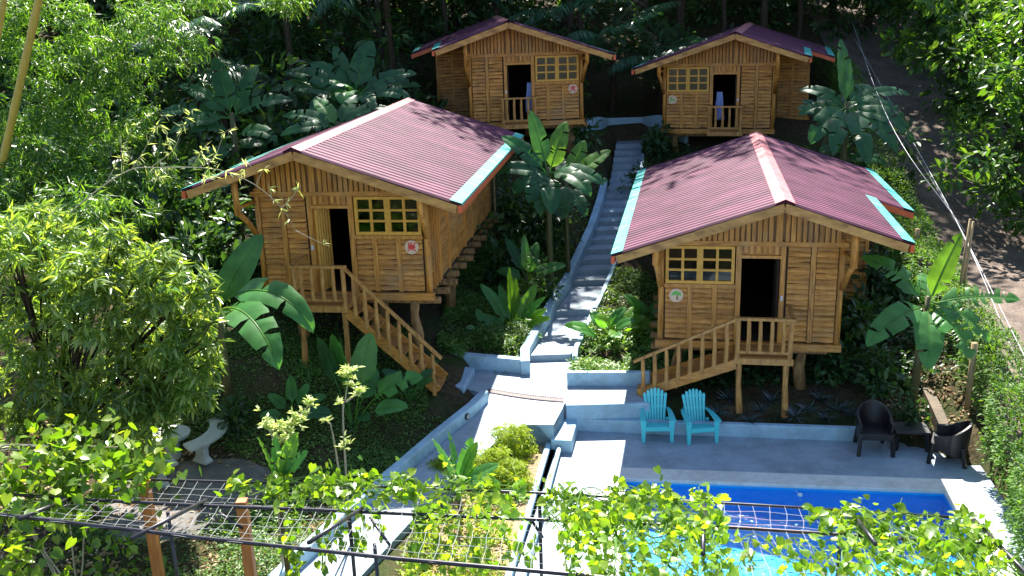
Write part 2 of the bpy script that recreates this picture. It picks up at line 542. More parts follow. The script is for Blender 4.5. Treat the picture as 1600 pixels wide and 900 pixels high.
M['l_pale'] = leafmat('pale_variegated_leaf', [(.30, .40, .14), (.45, .53, .22), (.6, .64, .32)], .45, .45, .4, tcol=(1.5, 1.5, .7))
M['l_feather'] = leafmat('feathery_yellow_leaf', [(.16, .26, .02), (.24, .34, .03), (.32, .40, .05)], .5, .5, .3, tcol=(1.9, 1.7, .4))
M['l_agave'] = leafmat('blue_grey_strap_leaf', [(.03, .055, .05), (.05, .08, .08), (.10, .12, .15)], .2, .4, .4)
M['l_litter'] = leafmat('fallen_leaf', [(.20, .12, .06), (.34, .23, .12), (.5, .4, .26)], .2, .8, .2, tcol=(1.2, 1.1, .9))


def glass_mat():
    mt, nt, out = new_mat('window_glass')
    g = N(nt, "ShaderNodeBsdfGlossy"); g.inputs['Roughness'].default_value = .02
    g.inputs['Color'].default_value = (.9, .95, .95, 1)
    t = N(nt, "ShaderNodeBsdfTransparent"); t.inputs[0].default_value = (.75, .78, .75, 1)
    fr = N(nt, "ShaderNodeFresnel"); fr.inputs['IOR'].default_value = 1.55
    ms = N(nt, "ShaderNodeMixShader")
    nt.links.new(fr.outputs[0], ms.inputs[0]); nt.links.new(t.outputs[0], ms.inputs[1]); nt.links.new(g.outputs[0], ms.inputs[2])
    nt.links.new(ms.outputs[0], out.inputs[0])
    return mt


M['glass'] = glass_mat()


def water_mat():
    mt, nt, out = new_mat('pool_water')
    v = coords(nt)
    n = noise(nt, v, 4.5, 3, .5); n2 = noise(nt, v, 13, 2, .5)
    ad = N(nt, "ShaderNodeMath", operation='ADD'); nt.links.new(n.outputs['Fac'], ad.inputs[0]); nt.links.new(n2.outputs['Fac'], ad.inputs[1])
    g = N(nt, "ShaderNodeBsdfGlossy"); g.inputs['Roughness'].default_value = .04
    t = N(nt, "ShaderNodeBsdfTransparent"); t.inputs[0].default_value = (.85, .96, 1, 1)
    fr = N(nt, "ShaderNodeFresnel"); fr.inputs['IOR'].default_value = 1.33
    bb = bump(nt, ad.outputs[0], .8, .06)
    nt.links.new(bb, g.inputs['Normal']); nt.links.new(bb, fr.inputs['Normal'])
    ms = N(nt, "ShaderNodeMixShader")
    nt.links.new(fr.outputs[0], ms.inputs[0]); nt.links.new(t.outputs[0], ms.inputs[1]); nt.links.new(g.outputs[0], ms.inputs[2])
    nt.links.new(ms.outputs[0], out.inputs[0])
    return mt


M['water'] = water_mat()

# ------------------------------------------------------------------ ground, road
xs = np.concatenate([np.arange(-120, -16, 4.0), np.arange(-16, 18, .3), np.arange(18, 120, 4.0)])
ys = np.concatenate([np.arange(-10, 8, 2.0), np.arange(8, 42, .3), np.arange(42, 160, 3.0)])
V = []
for y in ys:
    for x in xs:
        V.append((x, y, ground(x, y) + (.05 * math.sin(x * 1.7 + y) * math.sin(y * 1.3 - x * .6) if y > 23 or x < -4 else 0)))
nx = len(xs)
Fc = [(j * nx + i, j * nx + i + 1, (j + 1) * nx + i + 1, (j + 1) * nx + i) for j in range(len(ys) - 1) for i in range(nx - 1)]
g = np_mesh('ground', V, Fc, M['soil'], smooth=True)
tag(g, 'dark sloping garden soil under the cabins and plants', 'ground', kind='structure')

# hedge line (x as function of y) from its top edge
HL = []
for px, py, y in ((1610, 760, 14.5), (1575, 640, 17.0), (1525, 520, 20.5), (1470, 420, 24.5), (1425, 345, 28), (1385, 260, 32), (1350, 170, 37), (1318, 95, 43)):
    p = aty(px, py, y)
    HL.append((y, p.x, p.z))
hy = [a[0] for a in HL]; hx = [a[1] for a in HL]; hz = [a[2] for a in HL]


def hedge_x(y): return float(np.interp(y, hy, hx))


V = []; Fc = []
ry = np.arange(6, 75, 1.0)
k = 9
for y in ry:
    x0 = hedge_x(y) + .2 + (.12 * (y - 43) if y > 43 else 0)
    for i in range(k):
        x = x0 + i * .75
        V.append((x, y, max(ground(x, y), base_ground(x, y)) + .07 + .03 * math.sin(i * 1.7 + y * .8)))
Fc = [(j * k + i, j * k + i + 1, (j + 1) * k + i + 1, (j + 1) * k + i) for j in range(len(ry) - 1) for i in range(k - 1)]
tag(np_mesh('road', V, Fc, M['road'], smooth=True), 'brown dirt road climbing beside the hedge', 'road', kind='structure')

# ------------------------------------------------------------------ deck, pool
DU = (POOL[1] - POOL[0]).normalized(); DV = Vector((-DU.y, DU.x, 0))
D0 = POOL[0]


def D(u, v): return D0 + DU * u + DV * v


PW = (POOL[1] - POOL[0]).length; PD = 3.62; CW = .5
dk = MB()


def dpoly(mb, uv, z0, z1):
    mb.prism([D(*q).xy[:] for q in uv], z0, z1)


VB = 2.62   # back of deck
dpoly(dk, [(-CW, 0 - PD - CW), (-CW, VB), (-1.7, VB), (-3.6, -PD - 5), (-CW, -PD - 5)], -.5, 0)
dpoly(dk, [(-CW, CW), (PW + CW, CW), (PW + 1.05, CW), (PW + 1.05, 1.3), (5.3, VB), (-CW, VB)], -.5, 0)
dpoly(dk, [(PW + CW, -PD - 5), (PW + 1.05, -PD - 5), (PW + 1.05, CW), (PW + CW, CW)], -.5, 0)
dpoly(dk, [(-CW, -PD - 5), (PW + CW, -PD - 5), (PW + CW, -PD - CW), (-CW, -PD - CW)], -.5, 0)
tag(dk.build('pool_deck', M['deck']), 'blue grey painted concrete pool deck', 'deck', kind='structure')
cp = MB()
dpoly(cp, [(-CW, 0), (PW + CW, 0), (PW + CW, CW), (-CW, CW)], -.4, .05)
dpoly(cp, [(-CW, -PD - CW), (PW + CW, -PD - CW), (PW + CW, -PD), (-CW, -PD)], -.4, .05)
dpoly(cp, [(-CW, -PD), (0, -PD), (0, 0), (-CW, 0)], -.4, .05)
dpoly(cp, [(PW, -PD), (PW + CW, -PD), (PW + CW, 0), (PW, 0)], -.4, .05)
tag(cp.build('pool_coping', M['coping'], bevel=.02), 'pale concrete rim around the blue pool', 'pool rim', kind='structure')
pb = MB()
pb.add([D(0.003, -PD + .003) + Vector((0, 0, z)) for z in (-.6,)] + [D(PW - .003, -PD + .003) - Vector((0, 0, .6)), D(PW - .003, -.003) - Vector((0, 0, .6)), D(.003, -.003) - Vector((0, 0, .6))]
       + [D(.003, -PD + .003) - Vector((0, 0, .02)), D(PW - .003, -PD + .003) - Vector((0, 0, .02)), D(PW - .003, -.003) - Vector((0, 0, .02)), D(.003, -.003) - Vector((0, 0, .02))],
       [(0, 1, 2, 3), (0, 4, 5, 1), (1, 5, 6, 2), (2, 6, 7, 3), (3, 7, 4, 0)])
tag(pb.build('pool_basin', M['tile'], recalc=False), 'bright blue lining of the swimming pool', 'pool', kind='structure')
wt = MB()
wt.add([D(.006, -PD + .006) - Vector((0, 0, .07)), D(PW - .006, -PD + .006) - Vector((0, 0, .07)), D(PW - .006, -.006) - Vector((0, 0, .07)), D(.006, -.006) - Vector((0, 0, .07))], [(0, 1, 2, 3)])
tag(wt.build('pool_water', M['water']), 'rippled blue water in the swimming pool', 'water', kind='structure')

# ------------------------------------------------------------------ terrace, walls, steps


def xy(p): return (p.x, p.y)


LWa = atz(690, 572, T); LWb = atz(829, 585, T)
tl = atz(672, 592, T); tm = atz(757, 615, T); tr = atz(882, 630, T); tq = atz(1014, 627, T)
RW0 = atz(886, 603, T); RW1 = atz(1016, 603, T)
e1 = (path_edge(Y1), Y1)
terr = MB()
terr.prism([xy(tl), xy(tm), xy(tr), xy(tq), xy(RW1), xy(RW0), (e1[0] + 1.15, Y1), e1, xy(LWb), xy(LWa)], -.2, T)
tag(terr.build('terrace', M['deck']), 'grey concrete terrace where the stairs begin', 'terrace', kind='structure')

st = MB()
for i, (y, z) in enumerate(STEPS):
    y1 = STEPS[i + 1][0] if i + 1 < len(STEPS) else y + 1.6
    n = max(1, int((y1 - y) / .8))
    for j in range(n):
        a = y + (y1 - y) * j / n; b = y + (y1 - y) * (j + 1) / n
        xa, xb = path_edge(a), path_edge(b)
        st.prism([(xa, a), (xa + 1.05, a), (xb + 1.05, b), (xb, b)], z - .75, z)
YT = STEPS[-1][0] + 1.6
tag(st.build('garden_stairs', M['deck'], bevel=.012), 'long flight of grey concrete steps up the slope between the cabins', 'steps', kind='structure')

# kerbs along the stairs
kl = MB(); kr = MB()
ysl = list(np.arange(Y1 + .003, 34.5, .6))
zt = [smooth_path_z(y) + .36 + .07 * sst(Y1, Y1 + 3, y) for y in ysl]
zb = [smooth_path_z(y) - .5 for y in ysl]
pl = [xy(LWb)] + [(path_edge(y) - .003, y) for y in ysl]
kl.wall(pl, .24, [T - .3] + zb, [T + .36] + zt, 1)
tag(kl.build('kerb_wall', M['kerb'], bevel=.03), 'blue painted kerb wall climbing on the left side of the stairs', 'kerb wall')
ysr = list(np.arange(Y1 - .35, 37.5, .6))
prr = [(path_edge(y) + 1.054, y) for y in ysr]
kr.wall(prr, .13, [smooth_path_z(y) - .5 for y in ysr], [smooth_path_z(y) + .24 for y in ysr], -1)
tag(kr.build('kerb_wall', M['kerb'], bevel=.02), 'thin blue kerb wall on the right side of the stairs, passing the right front cabin', 'kerb wall')
# terrace back wall (left)
wl = MB()
wl.wall([xy(LWa), xy(LWb + (LWa - LWb).normalized() * .245)], .22, T - .3, T + .36, 1)
tag(wl.build('terrace_wall', M['kerb'], bevel=.03), 'low blue wall with white top behind the terrace, beside the foot of the left stairs', 'low wall')
wr = MB()
wr.wall([xy(RW0), xy(RW1)], .16, T - .3, T + .34, 1)
tag(wr.build('terrace_wall', M['kerb'], bevel=.03), 'low blue wall behind the terrace, right of the concrete path, ending at the right cabin stairs', 'low wall')
# terrace front retaining wall
wf = MB()
f0 = Vector((tr.x + .03, tr.y - .02, 0)); f1 = Vector((tq.x, tq.y - .01, 0))
wf.wall([xy(f0), xy(f1)], .12, 0, T + .01, -1)
tag(wf.build('retaining_wall', M['kerb'], bevel=.02), 'stained grey blue wall holding the terrace edge behind the turquoise chairs', 'retaining wall')
# small raised path below the front wall and deck back wall
DW0 = atz(905, 655, .3); DW1 = atz(1342, 670, .3)
lg = MB()
lg.prism([xy(f0), (DW0.x - .1, DW0.y + .17), (f1.x + .1, DW0.y + .03), (f1.x, f1.y)], -.1, .33)
tag(lg.build('brown_ledge', M['rawcon']), 'brown unpainted ledge between terrace wall and deck wall', 'ledge', kind='structure')
dw = MB()
DWl = atz(868, 690, .3)
dw.wall([xy(DW1), xy(DW0)], .16, -.3, .3, -1)
tag(dw.build('deck_wall', M['kerb'], bevel=.025), 'long low blue wall along the back of the pool deck, in front of the right cabin', 'low wall')
cb = MB()
cb.wall([(DW0.x - .004, DW0.y + .16), (DW0.x - .25, DW0.y - 1.1)], .46, -.3, .3, -1)
tag(cb.build('deck_wall', M['kerb'], bevel=.025), 'wide short return of the deck wall turning towards the pool beside the pipe', 'low wall')
# step block at left stairs
sb = MB()
q = [atz(671, 588, .82), atz(724, 608, .82), atz(742, 574, .82), atz(692, 568, .82)]
sb.prism([(xy(p)) for p in q], T - .1, .82)
tag(sb.build('concrete_step', M['kerb'], bevel=.03), 'grey concrete step block at the foot of the left cabin stairs', 'step')

# curved path
Lp = [(764, 631, .62), (744, 648, .58), (690, 692, .48), (640, 736, .4), (560, 805, .3), (480, 880, .22), (430, 930, .18)]
Rp = [(878, 640, .62), (865, 664, .58), (815, 664, .55), (775, 690, .5), (700, 762, .38), (650, 806, .3), (560, 905, .22)]
lw = [atz(*p) for p in Lp]; rw = [atz(*p) for p in Rp]
pth = MB()
zl = [p.z for p in lw]
pth.prism([xy(tm)] + [xy(p) for p in lw[1:]] + [xy(p) for p in rw[::-1]] + [xy(tr)], -.4,
          [T] + zl[1:] + [p.z for p in rw[::-1]] + [T])
o = pth.build('curved_path', M['deck'])
tag(o, 'grey concrete path curving down from the terrace to the lower left', 'path', kind='structure')
kp = MB()
kp.wall([xy(lw[0] + Vector((0, .15, 0)))] + [xy(p) for p in lw[1:]], .2, -.3, [p.z + .27 for p in lw], -1)
tag(kp.build('kerb_wall', M['kerb'], bevel=.03), 'white topped kerb wall on the left of the curved path with a round light', 'kerb wall')
pw = MB()
pw.wall([xy(p) for p in rw[:]], .07, -.35, [p.z + .006 for p in rw], -1)
tag(pw.build('planter_wall', M['kerb'], bevel=.01), 'curved blue wall holding the path above the planting bed', 'planter wall')
# round light on the kerb
lamp_p = lw[1] * .72 + lw[2] * .28
dirp = (lw[2] - lw[1]).normalized()
nrm = Vector((-dirp.y, dirp.x, 0))
if nrm.x < 0: nrm = -nrm
lt = thing('path_light', lamp_p + Vector((0, 0, .14)), 'small round dark light set in the kerb wall of the curved path', 'path light')
q = MB(); q.tube([nrm * 0, nrm * .04], .075, 14); q.build('rim', M['steel'], lt)
q = MB(); q.tube([nrm * .041, nrm * .05], .05, 14); q.build('lens', M['bench'], lt)
# grate
gr = thing('drain_grate', tm * .5 + tr * .5 + Vector((0, 0, .012)), 'pinkish slotted drain grate across the top of the curved path', 'drain grate')
q = MB()
a = tm + Vector((.1, .05, 0)) - gr.location; b = tr + Vector((-.02, .05, 0)) - gr.location
a.z = b.z = 0
off = Vector((0, .2, 0)); sag = Vector((0, -.07, 0))
frq = MB()
for i in range(46):
    t = i / 45
    p = a.lerp(b, t) + sag * math.sin(math.pi * t)
    q.beam(p, p + off, .022, .012)
for o_ in (Vector((0, -.01, 0)), off + Vector((0, .01, 0))):
    pp = [a.lerp(b, i / 10) + sag * math.sin(math.pi * i / 10) + o_ for i in range(11)]
    frq.tube(pp, .014, 6)
pl_ = MB()
for i in range(12):
    p0 = a.lerp(b, i / 12) + sag * math.sin(math.pi * i / 12); p1 = a.lerp(b, (i + 1) / 12) + sag * math.sin(math.pi * (i + 1) / 12)
    dz_ = Vector((0, 0, -.008))
    pl_.add([p0 + dz_, p1 + dz_, p1 + off + dz_, p0 + off + dz_], [(0, 1, 2, 3)])
pl_.build('channel_shade', M['black'], gr, recalc=False)  # flat black sheet painted as the shaded hollow under the bars
q.build('bars', M['grate'], gr); frq.build('frame', M['grate'], gr)
# bed soil and bed kerb, drain pipe
bk = [atz(868, 672, .12), atz(848, 740, .12), atz(828, 810, .12), atz(800, 900, .12), atz(785, 960, .12)]
bedp = MB()
bedp.prism([xy(p) for p in bk] + [xy(p + Vector((.05, 0, 0))) for p in rw[::-1][:-1]], -.35, .06)
tag(bedp.build('planting_bed', M['bedsoil']), 'sandy planting bed between curved path and pool deck', 'planting bed', kind='structure')
bw = MB()
bw.wall([xy(p) for p in bk], .12, -.3, .16, -1)
tag(bw.build('bed_kerb', M['kerb'], bevel=.02), 'narrow white kerb between the planting bed and the pool deck', 'kerb')
pp = MB()
pp.tube([p + Vector((.2, 0, .0)) for p in bk], .05, 8)
tag(pp.build('drain_pipe', M['kerb'], smooth=True), 'long grey blue pipe lying along the edge of the pool deck', 'pipe')
# blue wall at the top of the stairs
tw = MB()
c0 = aty(905, 182, 37.2); c1 = aty(952, 184, 37.9); c2 = aty(1000, 184, 37.9); c3 = aty(1035, 178, 37.2)
xc = path_edge(38)
tw.wall([(xc - 1.7, 37.3), (xc - .5, 38.9), (xc - .1, 39.6), (xc + 1.25, 39.6), (xc + 1.7, 38.9), (xc + 2.7, 37.6)], .15, 3.2, [4.9, 4.9, 4.75, 4.75, 4.9, 4.95], 1)
tag(tw.build('end_wall', M['kerb'], bevel=.03), 'blue wall closing the top of the stairs between the two upper cabins', 'wall')

# ------------------------------------------------------------------ cabins
A_, B_, HH, HR, OV, LR = 2.6, 1.4, 2.39, 3.53, 1.09, 10.65
EA, EB, AN, SB, EN, SL = 3.646, 2.624, 1.257, 4.19, 3.555, .334
NV = 3.53; RV = LR - OV; WR = 8.9


def roofz(u): return HR - SL * abs(u)


def louver(mb, O, U, Nn, ln, z0, z1, hh=.125, out=.035):
    """lapped live edge boards on the plane O + U*t, facing Nn"""
    O = Vector(O); U = Vector(U); Nn = Vector(Nn)
    n = max(1, round((z1 - z0) / hh)); hh = (z1 - z0) / n
    k = max(2, int(ln / .11))
    for i in range(n):
        za = z0 + i * hh; zb_ = za + hh
        ph = random.uniform(0, 9); am = random.uniform(.006, .016)
        b = len(mb.v)
        for j in range(k + 1):
            t = ln * j / k
            w = am * math.sin(ph + t * 5.5) + am * .7 * math.sin(ph * 2 + t * 12)
            P = O + U * t
            oo = out + w * .4
            w2 = am * math.sin(ph * 3 + t * 6.5)
            mb.v.append(tuple(P + Vector((0, 0, za + .014 + w)) + Nn * .001))
            mb.v.append(tuple(P + Vector((0, 0, za + .014 + w)) + Nn * oo))
            mb.v.append(tuple(P + Vector((0, 0, za + hh * .62)) + Nn * oo * .8))
            mb.v.append(tuple(P + Vector((0, 0, zb_ + w2 * .6)) + Nn * .006))
        for j in range(k):
            c = b + j * 4; d = c + 4
            for e in range(3): mb.f.append((c + e, d + e, d + e + 1, c + e + 1))


def cabin(name, pos, yaw, s, label, group, stairs, sign_label, sign_kind, robe=False):
    root = thing(name, pos, label, 'cabin', group, -R(yaw))

    def mb(): return MB(s)

    def wg(u, v, w=0):   # world point of a local one
        c, sn = math.cos(R(yaw)), math.sin(R(yaw)); u *= s
        return Vector((pos[0] + u * c + v * sn, pos[1] - u * sn + v * c, pos[2] + w))

    # --- front wall
    fwl = mb()
    for a, b, z0, z1 in ((-2.50, -2.0, .06, 1.31), (-1.88, -1.44, .06, 1.31), (-1.32, -.93, .06, 1.31), (.22, .70, .06, 2.32), (.84, 1.30, .06, 2.32)):
        fwl = mb(); louver(fwl, (a, -.002, 0), (1, 0, 0), (0, -1, 0), b - a, z0, z1, .125, .05)
        fwl.build('louvre_panel', M['wood'], root, recalc=False)
    bk_ = mb()
    bk_.box((-2.55, 0, 0), (-.9, .05, 1.36)); bk_.box((.17, 0, 0), (1.36, .05, 2.4)); bk_.box((-2.55, 0.0, 2.34), (.17, .05, 2.41))
    bk_.build('wall_backing', M['dark_in'], root)  # dark sheet paints the shade seen in the board gaps
    for a, b in (((-1.995, -.065, .05), (-1.885, -.003, 1.308)), ((-1.435, -.065, .05), (-1.325, -.003, 1.308)), ((.715, -.065, .05), (.825, -.003, 2.33)), ((-2.52, -.07, 1.31), (-.925, 0.0, 1.40))):
        tr_ = mb(); tr_.box(a, b); tr_.build('batten', M['woodv'], root)
    for u in (-2.6, 1.38):
        ps = mb(); ps.tube([(u, 0, 0), (u + .01, 0, 1.2), (u, 0, 2.5)], [.075, .065, .07], 10, jitter=.05)
        ps.build('corner_post', M['woodv'], root, smooth=True)
    hb = mb()
    hb.beam((-2.72, -.02, HH - .02), (1.5, -.02, HH - .02), .1, .11)
    hb.build('header_beam', M['wood'], root)
    sl_ = mb()
    sl_.beam((-2.72, -.05, -.06), (1.48, -.05, -.06), .14, .17)
    sl_.build('sill_board', M['wood'], root)
    # --- gable
    gb = mb(); gk = mb()
    u = -2.5
    while u < 1.34:
        if abs(u) > .09:
            zt_ = roofz(u) - .1
            w = random.uniform(.028, .036)
            gb.box((u - w * 1.35, -.05 - w * .3, HH + .03), (u + w * 1.35, -.012, zt_))
        u += .122
    gb.build('gable_boards', M['woodv'], root)
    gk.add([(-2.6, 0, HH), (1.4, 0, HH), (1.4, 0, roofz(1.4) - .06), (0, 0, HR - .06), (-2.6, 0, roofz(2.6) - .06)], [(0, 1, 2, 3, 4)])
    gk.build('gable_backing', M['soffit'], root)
    gp = mb(); gp.box((-.07, -.075, HH + .03), (.07, -.0, HR - .12)); gp.build('gable_post', M['woodv'], root)
    # --- door
    df = mb()
    df.box((-.92, -.07, 0), (-.80, .05, 2.33)); df.box((.06, -.07, 0), (.17, .05, 2.33))
    df.box((-.80, -.065, 2.03), (.06, .05, 2.10))
    d_ = df.build('door_frame', M['woodv'], root)
    tz = mb()
    tz.box((-.80, .0, 2.10), (.06, .03, 2.33))
    for i in range(6):
        uu = -.72 + i * .138
        tz.box((uu - .04, -.05, 2.12 if i % 2 else 2.17), (uu + .04, -.002, 2.33))
    tz.build('transom', M['woodv'], root)
    dl = mb()
    if s < 0 and stairs:
        for i in range(6):
            p = Vector((.02 - .02 * i, .06 + .115 * i, 0))
            dl.tube([p, p + Vector((0, 0, 2.0))], .045, 6)
        dl.build('door', M['frame'], root)
    else:
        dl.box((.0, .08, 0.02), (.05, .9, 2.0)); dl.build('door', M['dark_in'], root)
    lk = mb(); lk.box((.09, -.1, 1.05), (.14, -.065, 1.17) if stairs else (.14, -.065, 1.15)); lk.build('lock', M['lock'], root)
    # --- window
    wf_ = mb()
    u0, u1, z0, z1 = -2.50, -.95, 1.41, 2.30
    wf_.box((u0, -.06, z0), (u0 + .07, .03, z1)); wf_.box((u1 - .07, -.06, z0), (u1, .03, z1))
    wf_.box((u0 + .07, -.06, z0), (u1 - .07, .03, z0 + .065)); wf_.box((u0 + .07, -.06, z1 - .065), (u1 - .07, .03, z1))
    um = (u0 + u1) / 2
    wf_.box((um - .07, -.057, z0 + .065), (um + .07, .027, z1 - .065))
    for a, b in ((u0 + .07, um - .07), (um + .07, u1 - .07)):
        c = (a + b) / 2
        wf_.box((c - .03, -.05, z0 + .065), (c + .03, .02, z1 - .065))
        for i in (1, 2):
            zz_ = z0 + .065 + (z1 - z0 - .13) * i / 3
            wf_.box((a, -.045, zz_ - .025), (c - .03, .015, zz_ + .025)); wf_.box((c + .03, -.045, zz_ - .025), (b, .015, zz_ + .025))
    wo = wf_.build('window', M['frame'], root)
    pn = mb(); pn.add([(u0 + .06, -.012, z0 + .06), (u1 - .06, -.012, z0 + .06), (u1 - .06, -.012, z1 - .06), (u0 + .06, -.012, z1 - .06)], [(0, 1, 2, 3)])
    pn.build('pane', M['glass'], wo)
    # --- side walls
    sw = mb(); sk = mb()
    seg = [(-.1 + 1.05 * i) for i in range(9)]
    for i in range(8):
        louver(sw, (-A_ - .002, .14 + 1.09 * i, 0), (0, 1, 0), (-1, 0, 0), 1.0, .05, 2.5 if i != 6 else 1.6)
    sk.box((-A_, 0.05, 0), (-A_ + .05, WR, roofz(A_) - .09))
    sw.build('side_wall', M['wood'], root, recalc=False)
    for i in range(9): sk.box((-A_ - .06, .06 + 1.09 * i - .045, .0), (-A_ - .002, .06 + 1.09 * i + .045, roofz(A_) - .09))
    # extra upright rails near the front corner
    for v in (.35, .62, .9): sk.box((-A_ - .075, v - .03, 0), (-A_ - .04, v + .03, roofz(A_) - .09))
    sk.box((-A_ - .065, 6.68, 1.6), (-A_ - .01, 7.6, 1.68))
    sk.build('side_posts', M['woodv'], root)
    if s < 0:
        swn = mb(); swn.box((-A_ - .03, 6.75, 1.72), (-A_ - .008, 7.55, 2.3)); swn.build('side_window', M['black'], root)
    aw = mb()
    louver(aw, (B_ + .002, .14, 0), (0, 1, 0), (1, 0, 0), SB - .2, .05, 2.6)
    aw.build('side_wall', M['wood'], root, recalc=False)
    ab = mb(); ab.box((B_ - .05, .05, 0), (B_, SB, roofz(B_) - .09))
    ab.box((B_, SB + .002, 0), (B_ + AN, SB + .05, roofz(B_ + AN) - .09)); ab.box((B_ + AN - .05, SB + .05, 0), (B_ + AN, WR, roofz(B_ + AN) - .09))
    ab.box((-A_, WR, 0), (B_ + AN, WR + .05, roofz(A_) - .1))
    ab.add([(-EA + .5, WR + .02, 2.4), (EN - .5, WR + .02, 2.4), (EN - .5, WR + .02, roofz(EN - .5) - .05), (0, WR + .02, HR - .05), (-EA + .5, WR + .02, roofz(EA - .5) - .05)], [(0, 1, 2, 3, 4)])
    ab.build('annex_backing', M['dark_in'], root)
    an = mb()
    for a in (B_ + .06, B_ + .66):
        louver(an, (a, SB - .002, 0), (1, 0, 0), (0, -1, 0), .52, .0, roofz(B_ + AN) - .12)
    louver(an, (B_ + AN + .002, SB + .1, 0), (0, 1, 0), (1, 0, 0), WR - SB - .1, 0, roofz(B_ + AN) - .1)
    an.build('annex_wall', M['wood'], root, recalc=False)
    ap = mb()
    for uu in (B_ + .62, B_ + AN - .03): ap.box((uu - .045, SB - .06, -.05), (uu + .045, SB - .0, roofz(uu) - .1))
    ap.box((B_, SB - .08, -.16), (B_ + AN + .08, SB + .02, -.01))
    ap.build('annex_posts', M['woodv'], root)
    # --- floor and log ends
    fl = mb(); fl.box((-A_, 0.02, -.1), (B_, WR, -.0)); fl.box((B_, SB, -.1), (B_ + AN, WR, 0))
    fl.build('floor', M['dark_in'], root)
    for i in range(12):
        v = .12 + i * .76
        je = mb(); je.tube([(-A_ - .22 - .05 * (i % 3), v, -.2), (1.2, v, -.2)], .085, 9)
        je.build('floor_joist', M['stilt'], root, smooth=False)
    # --- stilts
    for (u, v) in ((-2.2, .15), (.62, .22), (-2.2, 4.2), (1.1, 4.3), (-2.2, 8.4), (2.2, 8.4), (-.8, 2.2)):
        g_ = wg(u, v); zz_ = base_ground(g_.x, g_.y) - g_.z
        if zz_ > -.35: continue
        q = mb()
        q.tube([(u + .05, v, zz_ - .1), (u - .02, v, zz_ * .55), (u + .04, v, zz_ * .3), (u, v, -.12)], [.15, .14, .10, .14], 10, jitter=.08)
        q.tube([(u - .3, v, -.2), (u + .3, v, -.2)], .1, 8)
        q.build('stilt', M['stilt'], root, smooth=True)
    # --- roof
    def slope(mb_, sgn, ue, v0, v1, rib=True):
        n = int((v1 - v0) / .048) if rib else 1
        b = len(mb_.v)
        for i in range(n + 1):
            v = v0 + (v1 - v0) * i / n
            dz = (.0, .045, .045, .045, .045)[i % 5] if rib else 0
            mb_.v.append((sgn * .0, v, HR + dz)); mb_.v.append((sgn * ue, v, roofz(ue) + dz))
        for i in range(n):
            q_ = (b + 2 * i, b + 2 * i + 1, b + 2 * i + 3, b + 2 * i + 2)
            mb_.f.append(q_ if sgn < 0 else q_[::-1])
    rf = mb()
    slope(rf, -1, EA, -OV, RV); slope(rf, 1, EB, -OV, NV); slope(rf, 1, EN, NV, RV)
    rf.f = [tuple(f) if s > 0 else tuple(f[::-1]) for f in rf.f]
    ro = rf.build('roof', M['roof'], root, recalc=False)
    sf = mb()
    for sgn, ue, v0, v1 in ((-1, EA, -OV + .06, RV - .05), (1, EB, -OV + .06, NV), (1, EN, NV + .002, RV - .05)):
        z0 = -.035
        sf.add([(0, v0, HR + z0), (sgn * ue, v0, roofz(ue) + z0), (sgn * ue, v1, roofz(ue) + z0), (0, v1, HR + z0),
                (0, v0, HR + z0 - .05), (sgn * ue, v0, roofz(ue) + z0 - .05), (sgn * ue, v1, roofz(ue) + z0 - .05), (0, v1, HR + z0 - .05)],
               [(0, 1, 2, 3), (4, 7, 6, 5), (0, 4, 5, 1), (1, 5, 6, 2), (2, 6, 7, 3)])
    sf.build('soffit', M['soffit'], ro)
    rc = mb()
    w = .21
    for sgn in (-1, 1):
        vs = [(0, -OV - .03, HR + .075), (sgn * w, -OV - .03, roofz(w) + .055), (sgn * w, RV + .02, roofz(w) + .055), (0, RV + .02, HR + .075)]
        rc.add(vs, [(0, 1, 2, 3)]); rc.add([vs[1], (sgn * w, -OV - .03, roofz(w) + .005), (sgn * w, RV + .02, roofz(w) + .005), vs[2]], [(0, 1, 2, 3)])
    rc.build('ridge_cap', M['ridge'], ro)

    def eave(sgn, ue, v0, v1):
        e = mb(); w = .23
        x0 = ue - w; x1 = ue + .03
        e.add([(sgn * x0, v0, roofz(x0) + .052), (sgn * x1, v0, roofz(x1) + .055), (sgn * x1, v1, roofz(x1) + .055), (sgn * x0, v1, roofz(x0) + .052),
               (sgn * x1, v0, roofz(x1) - .0), (sgn * x1, v1, roofz(x1) - .0)], [(0, 1, 2, 3), (1, 4, 5, 2)])
        e.build('eave_flashing', M['teal'], ro)
        t = mb()
        t.box((sgn * (ue - .06), v0 + .0, roofz(ue) - .17), (sgn * (ue + .024), v1, roofz(ue) - .004))
        t.build('eave_trim', M['redtrim'], ro)
    eave(-1, EA, -OV - .02, RV); eave(1, EB, -OV - .02, NV + .05); eave(1, EN, NV - .02, RV)
    nb = mb(); nb.beam((EB - .02, NV - .012, roofz(EB) - .09), (EN, NV - .012, roofz(EN) - .09), .03, .14); nb.build('eave_trim', M['redtrim'], ro)
    fs = mb()
    for sgn, ue in ((-1, EA - .1), (1, EB - .1)):
        um_ = ue * .52
        fs.beam((0, -OV + .02, HR - .115), (sgn * um_, -OV + .02, roofz(um_) - .115), .055, .19)
        fs.beam((sgn * um_, -OV + .016, roofz(um_) - .12), (sgn * ue, -OV + .016, roofz(ue) - .12), .05, .18)
    fs.build('fascia', M['fascia'], root)
    pu = mb()
    for u in (-A_ - .05, -1.3, 0, B_ + .08):
        pu = mb(); pu.beam((u, -OV + .05, roofz(u) - .17), (u, .1, roofz(u) - .17), .08, .12)
        pu.build('purlin_end', M['woodv'], root)
